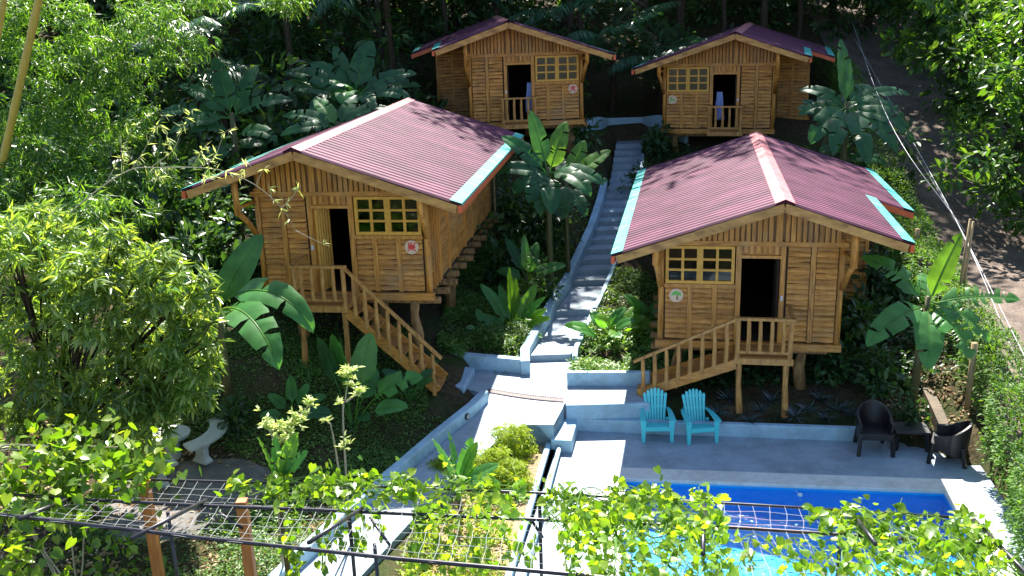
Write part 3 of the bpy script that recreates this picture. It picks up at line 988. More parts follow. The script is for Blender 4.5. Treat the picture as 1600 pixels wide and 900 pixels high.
    for u, sg in ((-A_, -1), (B_, 1)):
        br = mb()
        br.tube([(u + sg * .02, -.05, 1.35), (u + sg * .06, -.45, 1.8), (u + sg * .1, -.86, 2.12)], .065, 8)
        br.tube([(u + sg * .1, -.86, 2.06), (u + sg * .1, -.88, roofz(u) - .1)], .075, 8)
        br.beam((u + sg * .1, -.86, 2.2), (u + sg * .02, -.02, 2.2), .06, .07)
        br.build('roof_brace', M['woodv'], root, smooth=True)
    # rain pipe
    if s < 0 and stairs:
        dp = mb(); dp.tube([(-A_ - .2, 8.7, roofz(A_) - .15), (-A_ - .2, 8.7, -.3)], .03, 8); dp.build('rain_pipe', M['cane'], root)
    # --- landing with rails
    ld = 1.0 if stairs else .55
    la = mb()
    L0, L1 = -.90, .30
    for i in range(5):
        v0 = -ld + (ld - .13) * i / 5
        la.box((L0, v0 + .008, -.05), (L1, v0 + (ld - .13) / 5 - .008, -.01))
    la.box((L0 - .04, -ld - .04, -.16), (L1 + .05, -ld + .03, -.02))
    la.box((L0, -ld + .03, -.15), (L0 + .05, -.13, -.052)); la.box((L1 - .05, -ld + .03, -.15), (L1, -.13, -.052))
    lo = la.build('landing', M['rail'], root)
    rl = mb()
    rl.beam((L0 - .05, -ld, .90), (L1 + .06, -ld, .90), .1, .06); rl.beam((L1, -ld, .90), (L1, -.07, .90), .08, .06)
    if not stairs: rl.beam((L0, -ld, .90), (L0, -.07, .90), .08, .06)
    ro_ = rl.build('railing', M['rail'], root)
    q = mb(); q.beam((L0, -ld, .12), (L1, -ld, .12), .05, .06); q.build('bottom_rail', M['rail'], ro_)
    for u in (L0 + .03, L1 - .03):
        q = mb(); q.tube([(u, -ld, -.15), (u, -ld, .88)], .055, 8, jitter=.06); q.build('rail_post', M['rail'], ro_)
    for i in range(4):
        u = L0 + .26 + i * (L1 - L0 - .3) / 3.6
        q = mb(); q.tube([(u, -ld, .12), (u + .01, -ld, .5), (u, -ld, .88)], [.05, .045, .04], 8, jitter=.08); q.build('baluster', M['rail'], ro_)
    if stairs:
        for u in (L0 + .08, L1 - .1):
            g_ = wg(u, -ld + .05); zz_ = base_ground(g_.x, g_.y) - g_.z
            q = mb(); q.tube([(u + .04, -ld + .06, zz_ - .1), (u, -ld + .06, zz_ * .5), (u, -ld + .06, -.1)], [.085, .06, .07], 8, jitter=.06)
            q.build('landing_post', M['rail'], root)
        drop = pos[2] - stairs['z']; run = stairs['run']
        e = Vector((L0 - run, 0, -drop))
        sc_ = mb()
        sc_.beam((L0 + .0, -ld, -.17), (L0 - run, -ld, -drop + .05), .06, .22)
        so = sc_.build('staircase', M['wood'], root)
        sc_ = mb(); sc_.beam((L0 + .0, -.18, -.17), (L0 - run, -.18, -drop + .05), .06, .22); sc_.build('stringer', M['wood'], so)
        nt_ = max(4, int(drop / .2))
        for i in range(nt_):
            t = (i + .5) / nt_
            q = mb(); uu = L0 - run * t; zz_ = -drop * (i + 1) / (nt_ + .4) - .02
            q.box((uu - run / nt_ * .6, -ld + .032, zz_ - .035), (uu + run / nt_ * .55, -.212, zz_)); q.build('tread', M['rail'], so)
        hr_ = mb()
        hr_.beam((L0 + .02, -ld, .90), (L0 - run - .12, -ld, -drop + .84), .08, .06)
        hr_.build('handrail', M['rail'], so)
        nb_ = stairs['nb']
        for i in range(nb_):
            t = (i + .8) / (nb_ + .15)
            uu = L0 - run * t
            zz_ = -drop * t
            ex = -.02 if i < nb_ - 1 else -.1
            q = mb(); q.tube([(uu, -ld, zz_ - .05 + ex), (uu + .012, -ld, zz_ + .45), (uu, -ld, zz_ + .86)], [.052, .047, .043], 8, jitter=.08)
            q.build('baluster', M['rail'], so)
    # --- round sign
    sp = wg(-2.28 + (.03 if stairs else 0), -.075, 1.12)
    sg_ = thing('round_sign', sp, sign_label, 'sign', 'round painted wooden signs on the cabins', -R(yaw))
    q = mb(); q.tube([(0, 0.03, 0), (0, -.0, 0)], .165, 22); q.build('disc', M['disc'], sg_)
    pt = []
    if sign_kind == 'crab':
        pt = [('red', [(-.09, -.02), (0, -.07), (.09, -.02), (.07, .06), (-.07, .06)])] + [('red', [(x, .05), (x + .03, .045), (x * 1.3 + .02, .12), (x * 1.3 - .02, .11)]) for x in (-.07, .0, .05)] + [('red', [(-.11, -.06), (-.03, -.04), (-.08, -.1)]), ('red', [(.11, -.06), (.03, -.04), (.08, -.1)])]
    if sign_kind == 'frog':
        pt = [('red', [(-.05, .1), (0, .12), (.04, .07), (.05, -.02), (-.04, -.03), (-.06, .04)]), ('red', [(-.05, 0), (-.1, -.08), (-.06, -.1), (-.01, -.02)]), ('red', [(.05, 0), (.11, -.07), (.08, -.1), (.02, -.03)]), ('red', [(-.05, .06), (-.12, .03), (-.11, .07)]), ('red', [(.04, .05), (.12, .06), (.1, .02)])]
    if sign_kind == 'tree':
        pt = [('green', [(-.11, -.01), (-.09, .06), (-.03, .1), (.05, .1), (.11, .05), (.12, -.01), (.03, .015), (-.04, .01)]), ('brownp', [(.01, .01), (.035, .01), (.05, -.1), (.0, -.1)])]
    if sign_kind == 'lizard':
        pt = [('green', [(-.1, -.03), (.1, -.05), (.11, -.02), (0, .015), (-.02, .07), (-.06, .09), (-.07, .03)]), ('green', [(-.06, -.02), (-.08, -.08), (-.05, -.08), (-.03, -.03)])]
    for mn, poly in pt:
        q = mb(); q.add([(x, -.0035, y) for x, y in poly], [tuple(range(len(poly)))]); q.build('painted_motif', M[mn], sg_)
    if robe:
        rp = wg(-.66, .12, 1.38)
        q = MB(); n = 12
        for i in range(9):
            z = -i * .13; w_ = .10 + .012 * i
            for j in range(n + 1):
                t = j / n * 2 - 1
                q.v.append((t * w_ + .1 + .01 * math.sin(i), .028 * math.sin(j * 1.7 + i * .25) * (.4 + i * .08), z + .03 * math.cos(j * 2.1) * (i == 8)))
        for i in range(8):
            for j in range(n): q.f.append((i * (n + 1) + j, i * (n + 1) + j + 1, (i + 1) * (n + 1) + j + 1, (i + 1) * (n + 1) + j))
        o_ = q.build('hanging_cloth', M['cloth'], smooth=True)
        o_.modifiers.new('thick', 'SOLIDIFY').thickness = .012
        o_.location = rp; o_.rotation_euler = (0, 0, -R(yaw))
        tag(o_, 'blue cloth hanging in the doorway of the ' + robe, 'hanging cloth')
    return root


GC = 'honey wood cabins with maroon roofs'
cabin('wooden_cabin', (6.02, 21.04, 1.69), 10.84, 1, 'wooden stilt cabin above the pool deck, its stairs going down to the left', GC,
      dict(z=T, run=2.15, nb=8), 'round pale wooden sign with a green tree, on the right front cabin', 'tree')
cabin('wooden_cabin', (-4.49, 21.97, 3.0), 8.34, -1, 'wooden stilt cabin with long side wall in view, its stairs going down to the right', GC,
      dict(z=.92, run=2.0, nb=8), 'round wooden sign with a red crab, on the left front cabin under its window', 'crab')
cabin('wooden_cabin', (8.48, 36.26, 4.58), 16.3, 1, 'smaller upper wooden cabin with balcony rail, its window left of the door', GC,
      None, 'round wooden sign with a green lizard shape, on the upper right cabin', 'lizard', 'upper right cabin')
cabin('wooden_cabin', (0.13, 35.14, 5.25), -2.44, -1, 'smaller upper wooden cabin with balcony rail, its window right of the door', GC,
      None, 'round pale sign with a red frog shape, on the upper left cabin', 'frog', 'upper left cabin')
#PART2
# ------------------------------------------------------------------ furniture


def flip_rz(o, deg): o.rotation_euler = (0, 0, R(deg))


def armchair(p, rz, label):
    r = thing('garden_chair', p, label, 'chair', 'turquoise plastic chairs by the deck wall', R(rz))
    mt = M['turq']
    for sx in (-1, 1):
        q = MB()
        q.prism([(sx * .27, -.40), (sx * .35, -.40), (sx * .35, -.37), (sx * .27, -.37)], 0, 0)
        q = MB()
        q.add([(sx * .275, -.42, 0), (sx * .345, -.42, 0), (sx * .37, -.40, .5), (sx * .245, -.40, .5), (sx * .275, -.37, 0), (sx * .345, -.33, 0), (sx * .37, -.25, .5), (sx * .245, -.35, .5)],
              [(0, 1, 2, 3), (5, 4, 7, 6), (1, 5, 6, 2), (4, 0, 3, 7), (3, 2, 6, 7), (0, 4, 5, 1)])
        q.build('leg', mt, r, bevel=.012)
        q = MB(); q.beam((sx * .27, .40, 0), (sx * .25, .12, .36), .07, .06); q.build('leg', mt, r, bevel=.01)
        q = MB()
        pts = [(-.47, .30, .36), (-.42, .25, .40), (-.2, .25, .385), (.1, .26, .36), (.33, .24, .31)]
        vs = []
        for y, a, b in pts:
            z = .50 + .03 * math.cos((y + .1) * 3)
            vs += [(sx * a, y, z), (sx * b, y, z), (sx * b, y, z + .03), (sx * a, y, z + .03)]
        fs = []
        for i in range(4):
            for j in range(4): fs.append((i * 4 + j, i * 4 + (j + 1) % 4, i * 4 + 4 + (j + 1) % 4, i * 4 + 4 + j))
        fs += [(0, 1, 2, 3), (16, 19, 18, 17)]
        q.add(vs, fs); q.build('arm', mt, r, bevel=.01)
    q = MB()
    for i in range(6):
        y = -.40 + i * .1; z = .365 - .022 * i + (.012 if i == 0 else 0)
        q.box((-.255, y, z - .025), (.255, y + .088, z))
    q.box((-.275, -.425, .28), (.275, -.405, .37))
    q.build('seat', mt, r, bevel=.008)
    q = MB()
    for i in range(7):
        k = i - 3
        x0 = k * .058; x1 = k * .079; top = .96 - .012 * k * k
        w0, w1 = .024, .034
        yb, yt = .16, .44
        pr = []
        for t in (0, .35, .7, .93, 1):
            x = x0 + (x1 - x0) * t; w = (w0 + (w1 - w0) * t) * (1 if t < .95 else .55)
            z = .24 + (top - .24) * t; y = yb + (yt - yb) * t + .03 * math.sin(t * 3) - .05 * (abs(k) / 3) ** 2 * (1 - .3 * t)
            pr.append((x, w, y, z))
        vs = []
        for x, w, y, z in pr: vs += [(x - w, y, z), (x + w, y, z), (x + w, y + .022, z), (x - w, y + .022, z)]
        fs = []
        for a in range(4):
            for j in range(4): fs.append((a * 4 + j, a * 4 + (j + 1) % 4, a * 4 + 4 + (j + 1) % 4, a * 4 + 4 + j))
        fs += [(0, 3, 2, 1), (16, 17, 18, 19)]
        q.add(vs, fs)
    q.beam((-.25, .34, .55), (.25, .34, .55), .03, .06)
    q.beam((-.27, .42, .80), (.27, .42, .80), .025, .04)
    q.build('backrest', mt, r, bevel=.006)
    return r


pA = atz(1029, 690, 0); pB = atz(1095, 692, 0)
armchair(pA + Vector((0, .35, 0)), -4, 'turquoise slatted plastic armchair nearest the wooden stairs')
armchair(pB + Vector((0, .35, 0)), 5, 'turquoise slatted plastic armchair on the side towards the black chairs')


def tub_chair(p, rz, label):
    r = thing('rattan_chair', p, label, 'chair', 'black rattan chairs on the pool deck', R(rz))
    q = MB(); n = 26
    b = 0
    for i in range(n + 1):
        t = -1 + 2 * i / n; a = t * R(125)
        rx, ry = .34, .34
        x = math.sin(a) * rx; y = math.cos(a) * ry
        if abs(t) > .72:
            y = -.30 * (abs(t) - .72) / .28 + .34 * math.cos(R(90)) * 0 + (1 - (abs(t) - .72) / .28) * math.cos(.72 * R(125)) * ry
            x = math.copysign(.33, t)
        top = .60 + .26 * max(0, math.cos(t * 1.75)) ** 1.3
        bot = .24 + .06 * math.cos(t * 6)
        nx_, ny_ = (x, y) if abs(t) <= .72 else (math.copysign(.34, t), 0)
        l = math.hypot(nx_, ny_) or 1; nx_ /= l; ny_ /= l
        fl = 1 - .12
        q.v += [(x * .9, y * .9, bot), (x * 1.03, y * 1.03, top), (x * 1.03 - nx_ * .06, y * 1.03 - ny_ * .06, top), (x * .9 - nx_ * .05, y * .9 - ny_ * .05, bot)]
    for i in range(n):
        for j in range(4): q.f.append((i * 4 + j, i * 4 + (j + 1) % 4, i * 4 + 4 + (j + 1) % 4, i * 4 + 4 + j))
    q.f += [(0, 1, 2, 3), (n * 4 + 3, n * 4 + 2, n * 4 + 1, n * 4)]
    q.build('shell', M['rattan'], r, bevel=.012)
    q = MB(); q.prism([(-.28, -.33), (.28, -.33), (.28, 0), (.2, .22), (0, .29), (-.2, .22), (-.28, 0)], .34, .42); q.build('seat', M['rattan_in'], r, bevel=.02)
    for sx in (-1, 1):
        q = MB(); q.beam((sx * .33, -.36, 0), (sx * .30, -.31, .44), .07, .07); q.build('leg', M['rattan'], r, bevel=.01)
        q = MB(); q.beam((sx * .27, .29, 0), (sx * .24, .22, .4), .07, .07); q.build('leg', M['rattan'], r, bevel=.01)
    q = MB(); q.beam((-.3, -.335, .37), (.3, -.335, .37), .04, .11); q.build('apron', M['rattan'], r, bevel=.01)
    return r


pC = atz(1366, 706, 0) + Vector((0, .15, 0))
c1_ = tub_chair(pC, -8, 'black rattan tub chair facing the pool, left of the low black table'); c1_.scale = (1.06, 1.06, 1.16)
pE = atz(1487, 722, 0) + Vector((0, .1, 0))
c2_ = tub_chair(pE, -118, 'black rattan tub chair turned sideways at the hedge end of the deck'); c2_.scale = (1.06, 1.06, 1.05)
pT = atz(1423, 700, 0) + Vector((0, .1, 0))
tb = thing('side_table', pT, 'low square black rattan table between the two black chairs', 'table', None, R(-10))
q = MB(); q.box((-.36, -.27, .39), (.36, .27, .45)); q.build('table_top', M['rattan_in'], tb, bevel=.012)
for sx in (-1, 1):
    for sy in (-1, 1):
        q = MB(); q.beam((sx * .33, sy * .24, 0), (sx * .31, sy * .22, .39), .09, .09); q.build('leg', M['rattan'], tb, bevel=.008)
# pool float
pf = thing('pool_float', atz(1250, 774, -.06), 'small white float with a thin string on the pool water', 'float')
q = MB(); q.tube([(0, 0, -.03), (0, 0, 0), (0, 0, .035), (0, 0, .05)], [.025, .05, .045, .015], 10); q.build('ball', M['lock'], pf, smooth=True)
e = atz(1228, 759, -.09) - pf.location
q = MB(); q.tube(catmull([(0, 0, -.01), tuple(e * .5 + Vector((.05, -.04, .01))), tuple(e)], 5), .006, 5); q.build('string', M['lock'], pf)

# benches and round table
V = []; n_ = 22
for j in range(n_ + 1):
    for i in range(n_ + 1):
        u, v = i / n_ * 2 - 1, j / n_ * 2 - 1
        m_ = max(abs(u), abs(v)); l_ = math.hypot(u, v) or 1
        k_ = m_ / l_ * (1 + .12 * math.sin(3 * math.atan2(v, u)))
        x, y = -6.7 + u * k_ * 1.75, 17.2 + v * k_ * 1.6
        V.append((x, y, ground(x, y) + .05 - .06 * m_ ** 4 + (.05 * math.sin(x * 1.7 + y) * math.sin(y * 1.3 - x * .6) if x < -4 else 0)))
Fc = [(j * (n_ + 1) + i, j * (n_ + 1) + i + 1, (j + 1) * (n_ + 1) + i + 1, (j + 1) * (n_ + 1) + i) for j in range(n_) for i in range(n_)]
tag(np_mesh('gravel_patch', V, Fc, M['gravel'], smooth=True), 'grey gravel ground around the stone benches', 'gravel', kind='structure')


def bench(c, a0, a1, rad, label):
    zg = base_ground(c.x, c.y)
    r = thing('stone_bench', Vector((c.x, c.y, zg)), label, 'bench', 'curved concrete benches on the gravel')
    q = MB(); n = 14
    cx, cy = -rad * math.cos((a0 + a1) / 2), -rad * math.sin((a0 + a1) / 2)
    for i in range(n + 1):
        a = a0 + (a1 - a0) * i / n
        for rr, z in ((rad - .19, .40), (rad + .19, .40), (rad + .2, .47), (rad - .2, .47)):
            q.v.append((cx + rr * math.cos(a), cy + rr * math.sin(a), z))
    for i in range(n):
        for j in range(4): q.f.append((i * 4 + j, i * 4 + (j + 1) % 4, i * 4 + 4 + (j + 1) % 4, i * 4 + 4 + j))
    q.f += [(0, 1, 2, 3), (n * 4 + 3, n * 4 + 2, n * 4 + 1, n * 4)]
    q.build('seat', M['bench'], r, bevel=.015)
    for t in (.2, .8):
        a = a0 + (a1 - a0) * t
        q = MB(); vs = []
        for z, w, dp in ((0, .19, .1), (.06, .19, .1), (.14, .13, .07), (.3, .13, .07), (.4, .18, .09)):
            for sx, sy in ((-1, -1), (1, -1), (1, 1), (-1, 1)):
                u = rad + sx * w; v = sy * dp
                vs.append((cx + u * math.cos(a) - v * math.sin(a), cy + u * math.sin(a) + v * math.cos(a), z))
        fs = []
        for i in range(4):
            for j in range(4): fs.append((i * 4 + j, i * 4 + (j + 1) % 4, i * 4 + 4 + (j + 1) % 4, i * 4 + 4 + j))
        fs += [(3, 2, 1, 0), (16, 17, 18, 19)]
        q.add(vs, fs); q.build('leg', M['bench'], r, bevel=.012)


bench(atz(338, 688, .75), R(-52), R(38), 1.05, 'curved grey concrete bench seen end on, in the shade on the gravel')
bench(atz(216, 730, .75), R(-125), R(-45), 1.0, 'curved concrete bench catching sunlight beside the big leafy shrub')
ct = atz(272, 722, .3)
rt_ = thing('stone_table', ct, 'round grey concrete table pedestal on the gravel between the benches', 'table')
q = MB(); q.tube([(0, 0, 0), (0, 0, .1), (0, 0, .3), (0, 0, .6)], [.24, .22, .14, .2], 14); q.build('pedestal', M['bench'], rt_, bevel=.01)
q = MB(); q.tube([(0, 0, .6), (0, 0, .68)], [.40, .42], 22); q.build('table_top', M['bench'], rt_, bevel=.012)

# timber kerb at the right, cables and poles
tk = MB()
tp = [atz(1425, 575, .75), atz(1456, 640, .55), atz(1478, 690, .3)]
tk.wall([(p.x, p.y) for p in tp], .22, -.1, [p.z + .04 for p in tp], 1)
tag(tk.build('timber_edging', M['timber']), 'weathered grey timber edging running down beside the black chairs', 'edging')
for i, (a, b, c_, lab) in enumerate((((1335, 60), (1470, 300), (1600, 555), 'upper pale cable sagging along the dirt road behind the hedge'),
                                     ((1340, 110), (1478, 318), (1600, 590), 'lower pale cable sagging along the dirt road behind the hedge'),
                                     ((1330, 30), (1390, 190), (1508, 362), 'thin dark cable rising along the road to the trees'))):
    P0 = aty(a[0], a[1], 44 + i); P1 = aty(*b, 27.5 + i * .5); P2 = aty(c_[0], c_[1], 18.5 + (2 - i) * .3 if i < 2 else 23.6)
    q = MB(); q.tube(catmull([P0, P1, P2, P2 + (P2 - P1) * .6] if i < 2 else [P0, P1, P2], 10), .013 if i < 2 else .01, 6)
    tag(q.build('power_cable', M['cable'], smooth=True), lab, 'cable', 'cables along the dirt road')
for x0, y0, x1, y1, lab in ((1503, 430, 1516, 342, 'taller leaning bamboo pole standing in the hedge beside the banana'), (1508, 432, 1521, 346, 'second leaning bamboo pole close beside the taller one in the hedge')):
    yy_ = 23.4
    q = MB(); p0 = aty(x0, y0, yy_); p1 = aty(x1, y1, yy_ + .1); q.tube([p0 - (p1 - p0) * 1.0, p0, p1], [.045, .04, .03], 8)
    tag(q.build('bamboo_pole', M['cane'], smooth=True), lab, 'pole', 'bamboo poles in the hedge')
for px, py, yy_, lab in ((1522, 545, 19.4, 'pale wooden fence post in the hedge above the black chairs'), (1435, 345, 27.0, 'pale wooden fence post in the hedge near the cabin roof')):
    p = aty(px, py, yy_); z0 = base_ground(p.x, p.y)
    q = MB(); q.tube([(p.x, p.y, z0 - .2), (p.x, p.y, z0 + 1.5)], .07, 8)
    tag(q.build('fence_post', M['cane'], smooth=True), lab, 'post', 'posts in the hedge')

# ------------------------------------------------------------------ pergola


def line(pxs, z): return [atz(x, y, z) for x, y in pxs]


BKR = line([(20, 741), (251, 750), (370, 753), (600, 761), (840, 770), (1180, 789), (1520, 810)], 2.4)
MDR = line([(-60, 766), (102, 779), (320, 790), (500, 797), (886, 814), (1140, 824), (1352, 838), (1453, 845), (1562, 852)], 2.5)
FRR = line([(-60, 798), (0, 804), (320, 841), (620, 873), (900, 898), (1320, 942), (1660, 985)], 2.75)


def on_rail(Rl, x):
    return Vector((x, float(np.interp(x, [p.x for p in Rl], [p.y for p in Rl])), float(np.interp(x, [p.x for p in Rl], [p.z for p in Rl]))))


pg = thing('pergola', (0, 12.4, .1), 'black steel tube pergola with wire mesh and vines in the foreground', 'pergola')
off_ = Vector((0, -12.4, -.1))


def pt_(n, P, rad, mat, nn=8, **k):
    q = MB(); q.tube([p + off_ for p in P], rad, nn, **k); return q.build(n, M[mat], pg, smooth=True)


pt_('rail', BKR, .022, 'steel'); pt_('rail', MDR, .028, 'steel'); pt_('rail', FRR, .03, 'steel')
for a, b in (((322, 781), (205, 842)), ((113, 777), (30, 811)), ((566, 794), (482, 848)), ((1340, 812), (1368, 850)), ((1100, 790), (1098, 866)), ((1520, 810), (1625, 918))):
    pt_('crossbar', [atz(*a, 2.53), atz(*b, 2.83)], .03, 'steel')
for (x, y, z, dx) in ((545, 798, 2.5, 0), (585, 850, 2.3, .03), (843, 780, 2.45, 0), (1316, 795, 2.45, 0), (1505, 850, 2.45, 0), (262, 800, 2.5, 0)):
    p = atz(x, y, z); pt_('post', [p, Vector((p.x + dx, p.y, 0))], .028, 'steel')
for (a, b) in (((578, 808), (612, 856)), ((830, 812), (848, 840)), ((1505, 868), (1550, 835)), ((340, 800), (380, 826)), ((1322, 850), (1345, 838))):
    pt_('brace', [atz(*a, 2.48), atz(*b, 2.2) if b[1] > a[1] else atz(*b, 2.5)], .022, 'steel')
for (x, y) in ((226, 757), (378, 786)):
    p = atz(x, y, 2.5 if x > 300 else 2.42)
    q = MB(); q.box((p.x - .075, p.y - .075 + off_.y, 0 - .1), (p.x + .075, p.y + .075 + off_.y, p.z + .05 - .1)); q.build('post', M['postwood'], pg, bevel=.006)
for nm, A, Bq, rows in (('wire_mesh', BKR, MDR, 4), ('wire_mesh', MDR, FRR, 5)):
    q = MB()
    x0 = max(A[0].x, Bq[0].x); x1 = 6.1
    xs_ = np.arange(x0, x1, .21)

    def surf_p(x, t, A=A, Bq=Bq):
        a = on_rail(A, x); b = on_rail(Bq, x * (1 - .03 * t))
        p = a.lerp(b, t); p.z -= .05 * math.sin(math.pi * t) * (1 + .6 * math.sin(x * 1.3)); p.x -= .1 * t
        return p + off_ + Vector((.015 * math.sin(x * 9 + t * 20), 0, .012 * math.sin(x * 7 + t * 9)))
    for x in xs_:
        q.tube([surf_p(x, t / rows) for t in range(rows + 1)], .0034, 4, cap=False)
    for t in range(rows + 1):
        q.tube([surf_p(x, t / rows) for x in np.arange(x0, x1, .105)], .0034, 4, cap=False)
    q.build(nm, M['wire'], pg, recalc=False)

# ------------------------------------------------------------------ leaves
TL = {}
TL['lance'] = (np.array([(0, 0, 0), (.42, 0, -.025), (.38, .075, .015), (1, 0, -.10), (.38, -.075, .015)], float), np.array([(0, 1, 2), (1, 3, 2), (0, 4, 1), (4, 3, 1)]))
TL['lances'] = (np.array([(0, 0, 0), (.45, 0, -.025), (.42, .10, .02), (1, 0, -.14), (.42, -.10, .02)], float), np.array([(0, 1, 2), (1, 3, 2), (0, 4, 1), (4, 3, 1)]))
TL['oval'] = (np.array([(0, 0, 0), (.45, 0, -.05), (.45, .2, .03), (1, 0, -.12), (.45, -.2, .03)], float), np.array([(0, 1, 2), (1, 3, 2), (0, 4, 1), (4, 3, 1)]))
TL['broad'] = (np.array([(0, 0, 0), (.5, 0, -.06), (.25, .19, .02), (.62, .21, .02), (1, 0, -.16), (.25, -.19, .02), (.62, -.21, .02)], float),
               np.array([(0, 1, 2), (2, 1, 3), (1, 4, 3), (0, 5, 1), (5, 6, 1), (1, 6, 4)]))
TL['heart'] = (np.array([(0.03, 0, 0), (.45, 0, -.06), (-.13, .22, .02), (.12, .42, .04), (.48, .38, .03), (.8, .16, -.02), (1.02, 0, -.1), (.8, -.16, -.02), (.48, -.38, .03), (.12, -.42, .04), (-.13, -.22, .02)], float),
               np.array([(0, 1, 2), (2, 1, 3), (3, 1, 4), (4, 1, 5), (5, 1, 6), (6, 1, 7), (7, 1, 8), (8, 1, 9), (9, 1, 10), (10, 1, 0)]))
TL['strap'] = (np.array([(0, .03, 0), (0, -.03, 0), (.5, .045, .06), (.5, -.045, .06), (1, 0, -.12)], float), np.array([(0, 1, 3), (0, 3, 2), (2, 3, 4)]))


def unit(a):
    return a / np.maximum(np.linalg.norm(a, axis=-1, keepdims=True), 1e-6)


def scatter(kind, P, Dr, size, upv=None, roll=.5):
    """leaves at P pointing along Dr; returns verts, faces"""
    tv, tf = TL[kind]
    n = len(P)
    Dr = unit(Dr)
    U = np.zeros((n, 3)); U[:, 2] = 1
    if upv is not None: U = U * .4 + upv
    U = U + rs.normal(0, roll, (n, 3))
    Y = unit(np.cross(U, Dr)); Z = np.cross(Dr, Y)
    sz = np.asarray(size).reshape(-1, 1, 1) * np.ones((n, 1, 1))
    vs_ = P[:, None, :] + sz * (tv[None, :, 0:1] * Dr[:, None, :] + tv[None, :, 1:2] * Y[:, None, :] + tv[None, :, 2:3] * Z[:, None, :])
    fs_ = tf[None] + (np.arange(n) * len(tv))[:, None, None]
    return vs_.reshape(-1, 3), fs_.reshape(-1, 3)


def leaf_obj(name, kind, P, Dr, size, mat, parent=None, upv=None, roll=.5):
    v, f = scatter(kind, P, Dr, size, upv, roll)
    return np_mesh(name, v, f, mat, parent)


def rosettes(C, axis, k, spread, size, kind='lance'):
    """k leaves round each centre; axis = growth directions"""
    n = len(C)
    P = np.repeat(C, k, 0); A = np.repeat(unit(axis), k, 0)
    rnd = unit(rs.normal(0, 1, (n * k, 3)))
    rnd = unit(rnd - A * (rnd * A).sum(1, keepdims=True))
    Dr = A * rs.uniform(.15, .9, (n * k, 1)) + rnd * spread + np.array([0, 0, -.15])
    return P + A * rs.uniform(-.02, .04, (n * k, 1)), Dr, size * rs.uniform(.65, 1.15, n * k)


def clumps(cen, rad, n, rng=rs, shell=.5):
    d = unit(rng.normal(0, 1, (n, 3)))
    r = (shell + (1 - shell) * rng.uniform(0, 1, (n, 1)) ** .6)
    return np.asarray(cen) + d * r * np.asarray(rad), d


# ------------------------------------------------------------------ banana style plants


def banana_leaf(base, az, el, L, W, droop, mat, parent, pet=.2, tears=5, fold=.22, twist=None):
    if mat == M['l_banana_shade']:
        tears = (tears + 1) // 2; L *= .9; W *= .82
    az, el, droop = R(az), R(el), R(droop)
    if twist is None: twist = 38 * math.cos(az)
    n = 22
    p = Vector(base); pts = []; dirs = []
    hz_ = Vector((math.cos(az), math.sin(az), 0))
    for i in range(n + 1):
        t = i / n
        e = el - droop * t ** 1.4
        d = hz_ * math.cos(e) + Vector((0, 0, math.sin(e)))
        pts.append(p.copy()); dirs.append(d)
        p = p + d * (L / n)
    V_ = []; F_ = []; mi = []
    side0 = Vector((-math.sin(az), math.cos(az), 0))
    tw = R(twist)

    def width(t):
        if t < pet: return 0
        u = (t - pet) / (1 - pet)
        return W * .68 * min(1, (u / .16) ** .6) * (1 - u ** 3.2) ** .75 if u < 1 else 0
    # midrib (and stalk)
    for i in range(n + 1):
        t = i / n; r = .022 * (1 - .85 * t) * max(.6, L / 2)
        s_ = side0; nn = s_.cross(dirs[i])
        for j in range(4):
            a = math.pi / 2 * j + .78
            V_.append(pts[i] + s_ * math.cos(a) * r + nn * math.sin(a) * r)
    for i in range(n):
        for j in range(4):
            F_.append((i * 4 + j, i * 4 + (j + 1) % 4, i * 4 + 4 + (j + 1) % 4, i * 4 + 4 + j)); mi.append(1)
    for sd in (-1, 1):
        cut = set(random.sample(range(6, n - 2), min(tears, n - 9))) if tears else set()
        dro = 0; prev = None
        i0 = int(pet * n)
        for i in range(i0, n + 1):
            t = i / n
            if i in cut:
                dro = random.uniform(-.25, .3); prev = None; gap = .5
            else: gap = 1
            s_ = (side0 * math.cos(tw) + dirs[i].cross(side0) * math.sin(tw)) * sd
            nn = s_.cross(dirs[i]) * sd
            if nn.z < 0: nn = -nn
            w = width(t) * random.uniform(.96, 1.03)
            wob = .03 * W * math.sin(i * 1.9 + sd)
            a = fold + dro
            m1 = pts[i] + s_ * w * .55 * math.cos(fold) + nn * (w * .55 * math.sin(fold))
            m2 = pts[i] + s_ * w * (.55 * math.cos(fold) + .45 * math.cos(a * .3 - .12)) + nn * (w * (.55 * math.sin(fold) + .45 * math.sin(a * .6 - .25)) + wob) + dirs[i] * w * .12
            b = len(V_)
            V_ += [pts[i], m1, m2]
            if prev is not None:
                F_.append((prev, prev + 1, b + 1, b)); F_.append((prev + 1, prev + 2, b + 2, b + 1)); mi += [0, 0]
            elif gap < 1 and i > i0:
                # torn edge: thin sliver start
                bb = len(V_)
                V_ += [pts[i - 1], pts[i - 1].lerp(m1, .75), pts[i - 1].lerp(m2, .86)]
                F_.append((bb, bb + 1, b + 1, b)); F_.append((bb + 1, bb + 2, b + 2, b + 1)); mi += [0, 0]
            prev = b
    me = bpy.data.meshes.new('leaf')
    o3 = parent.location
    me.from_pydata([tuple(v - o3) for v in V_], [], F_)
    me.materials.append(mat); me.materials.append(M['l_young_sunlit'] if mat != M['l_banana_shade'] else M['l_banana'])
    me.polygons.foreach_set('material_index', mi)
    me.polygons.foreach_set('use_smooth', [True] * len(F_))
    me.update()
    return link_mesh('leaf', me, None, parent)


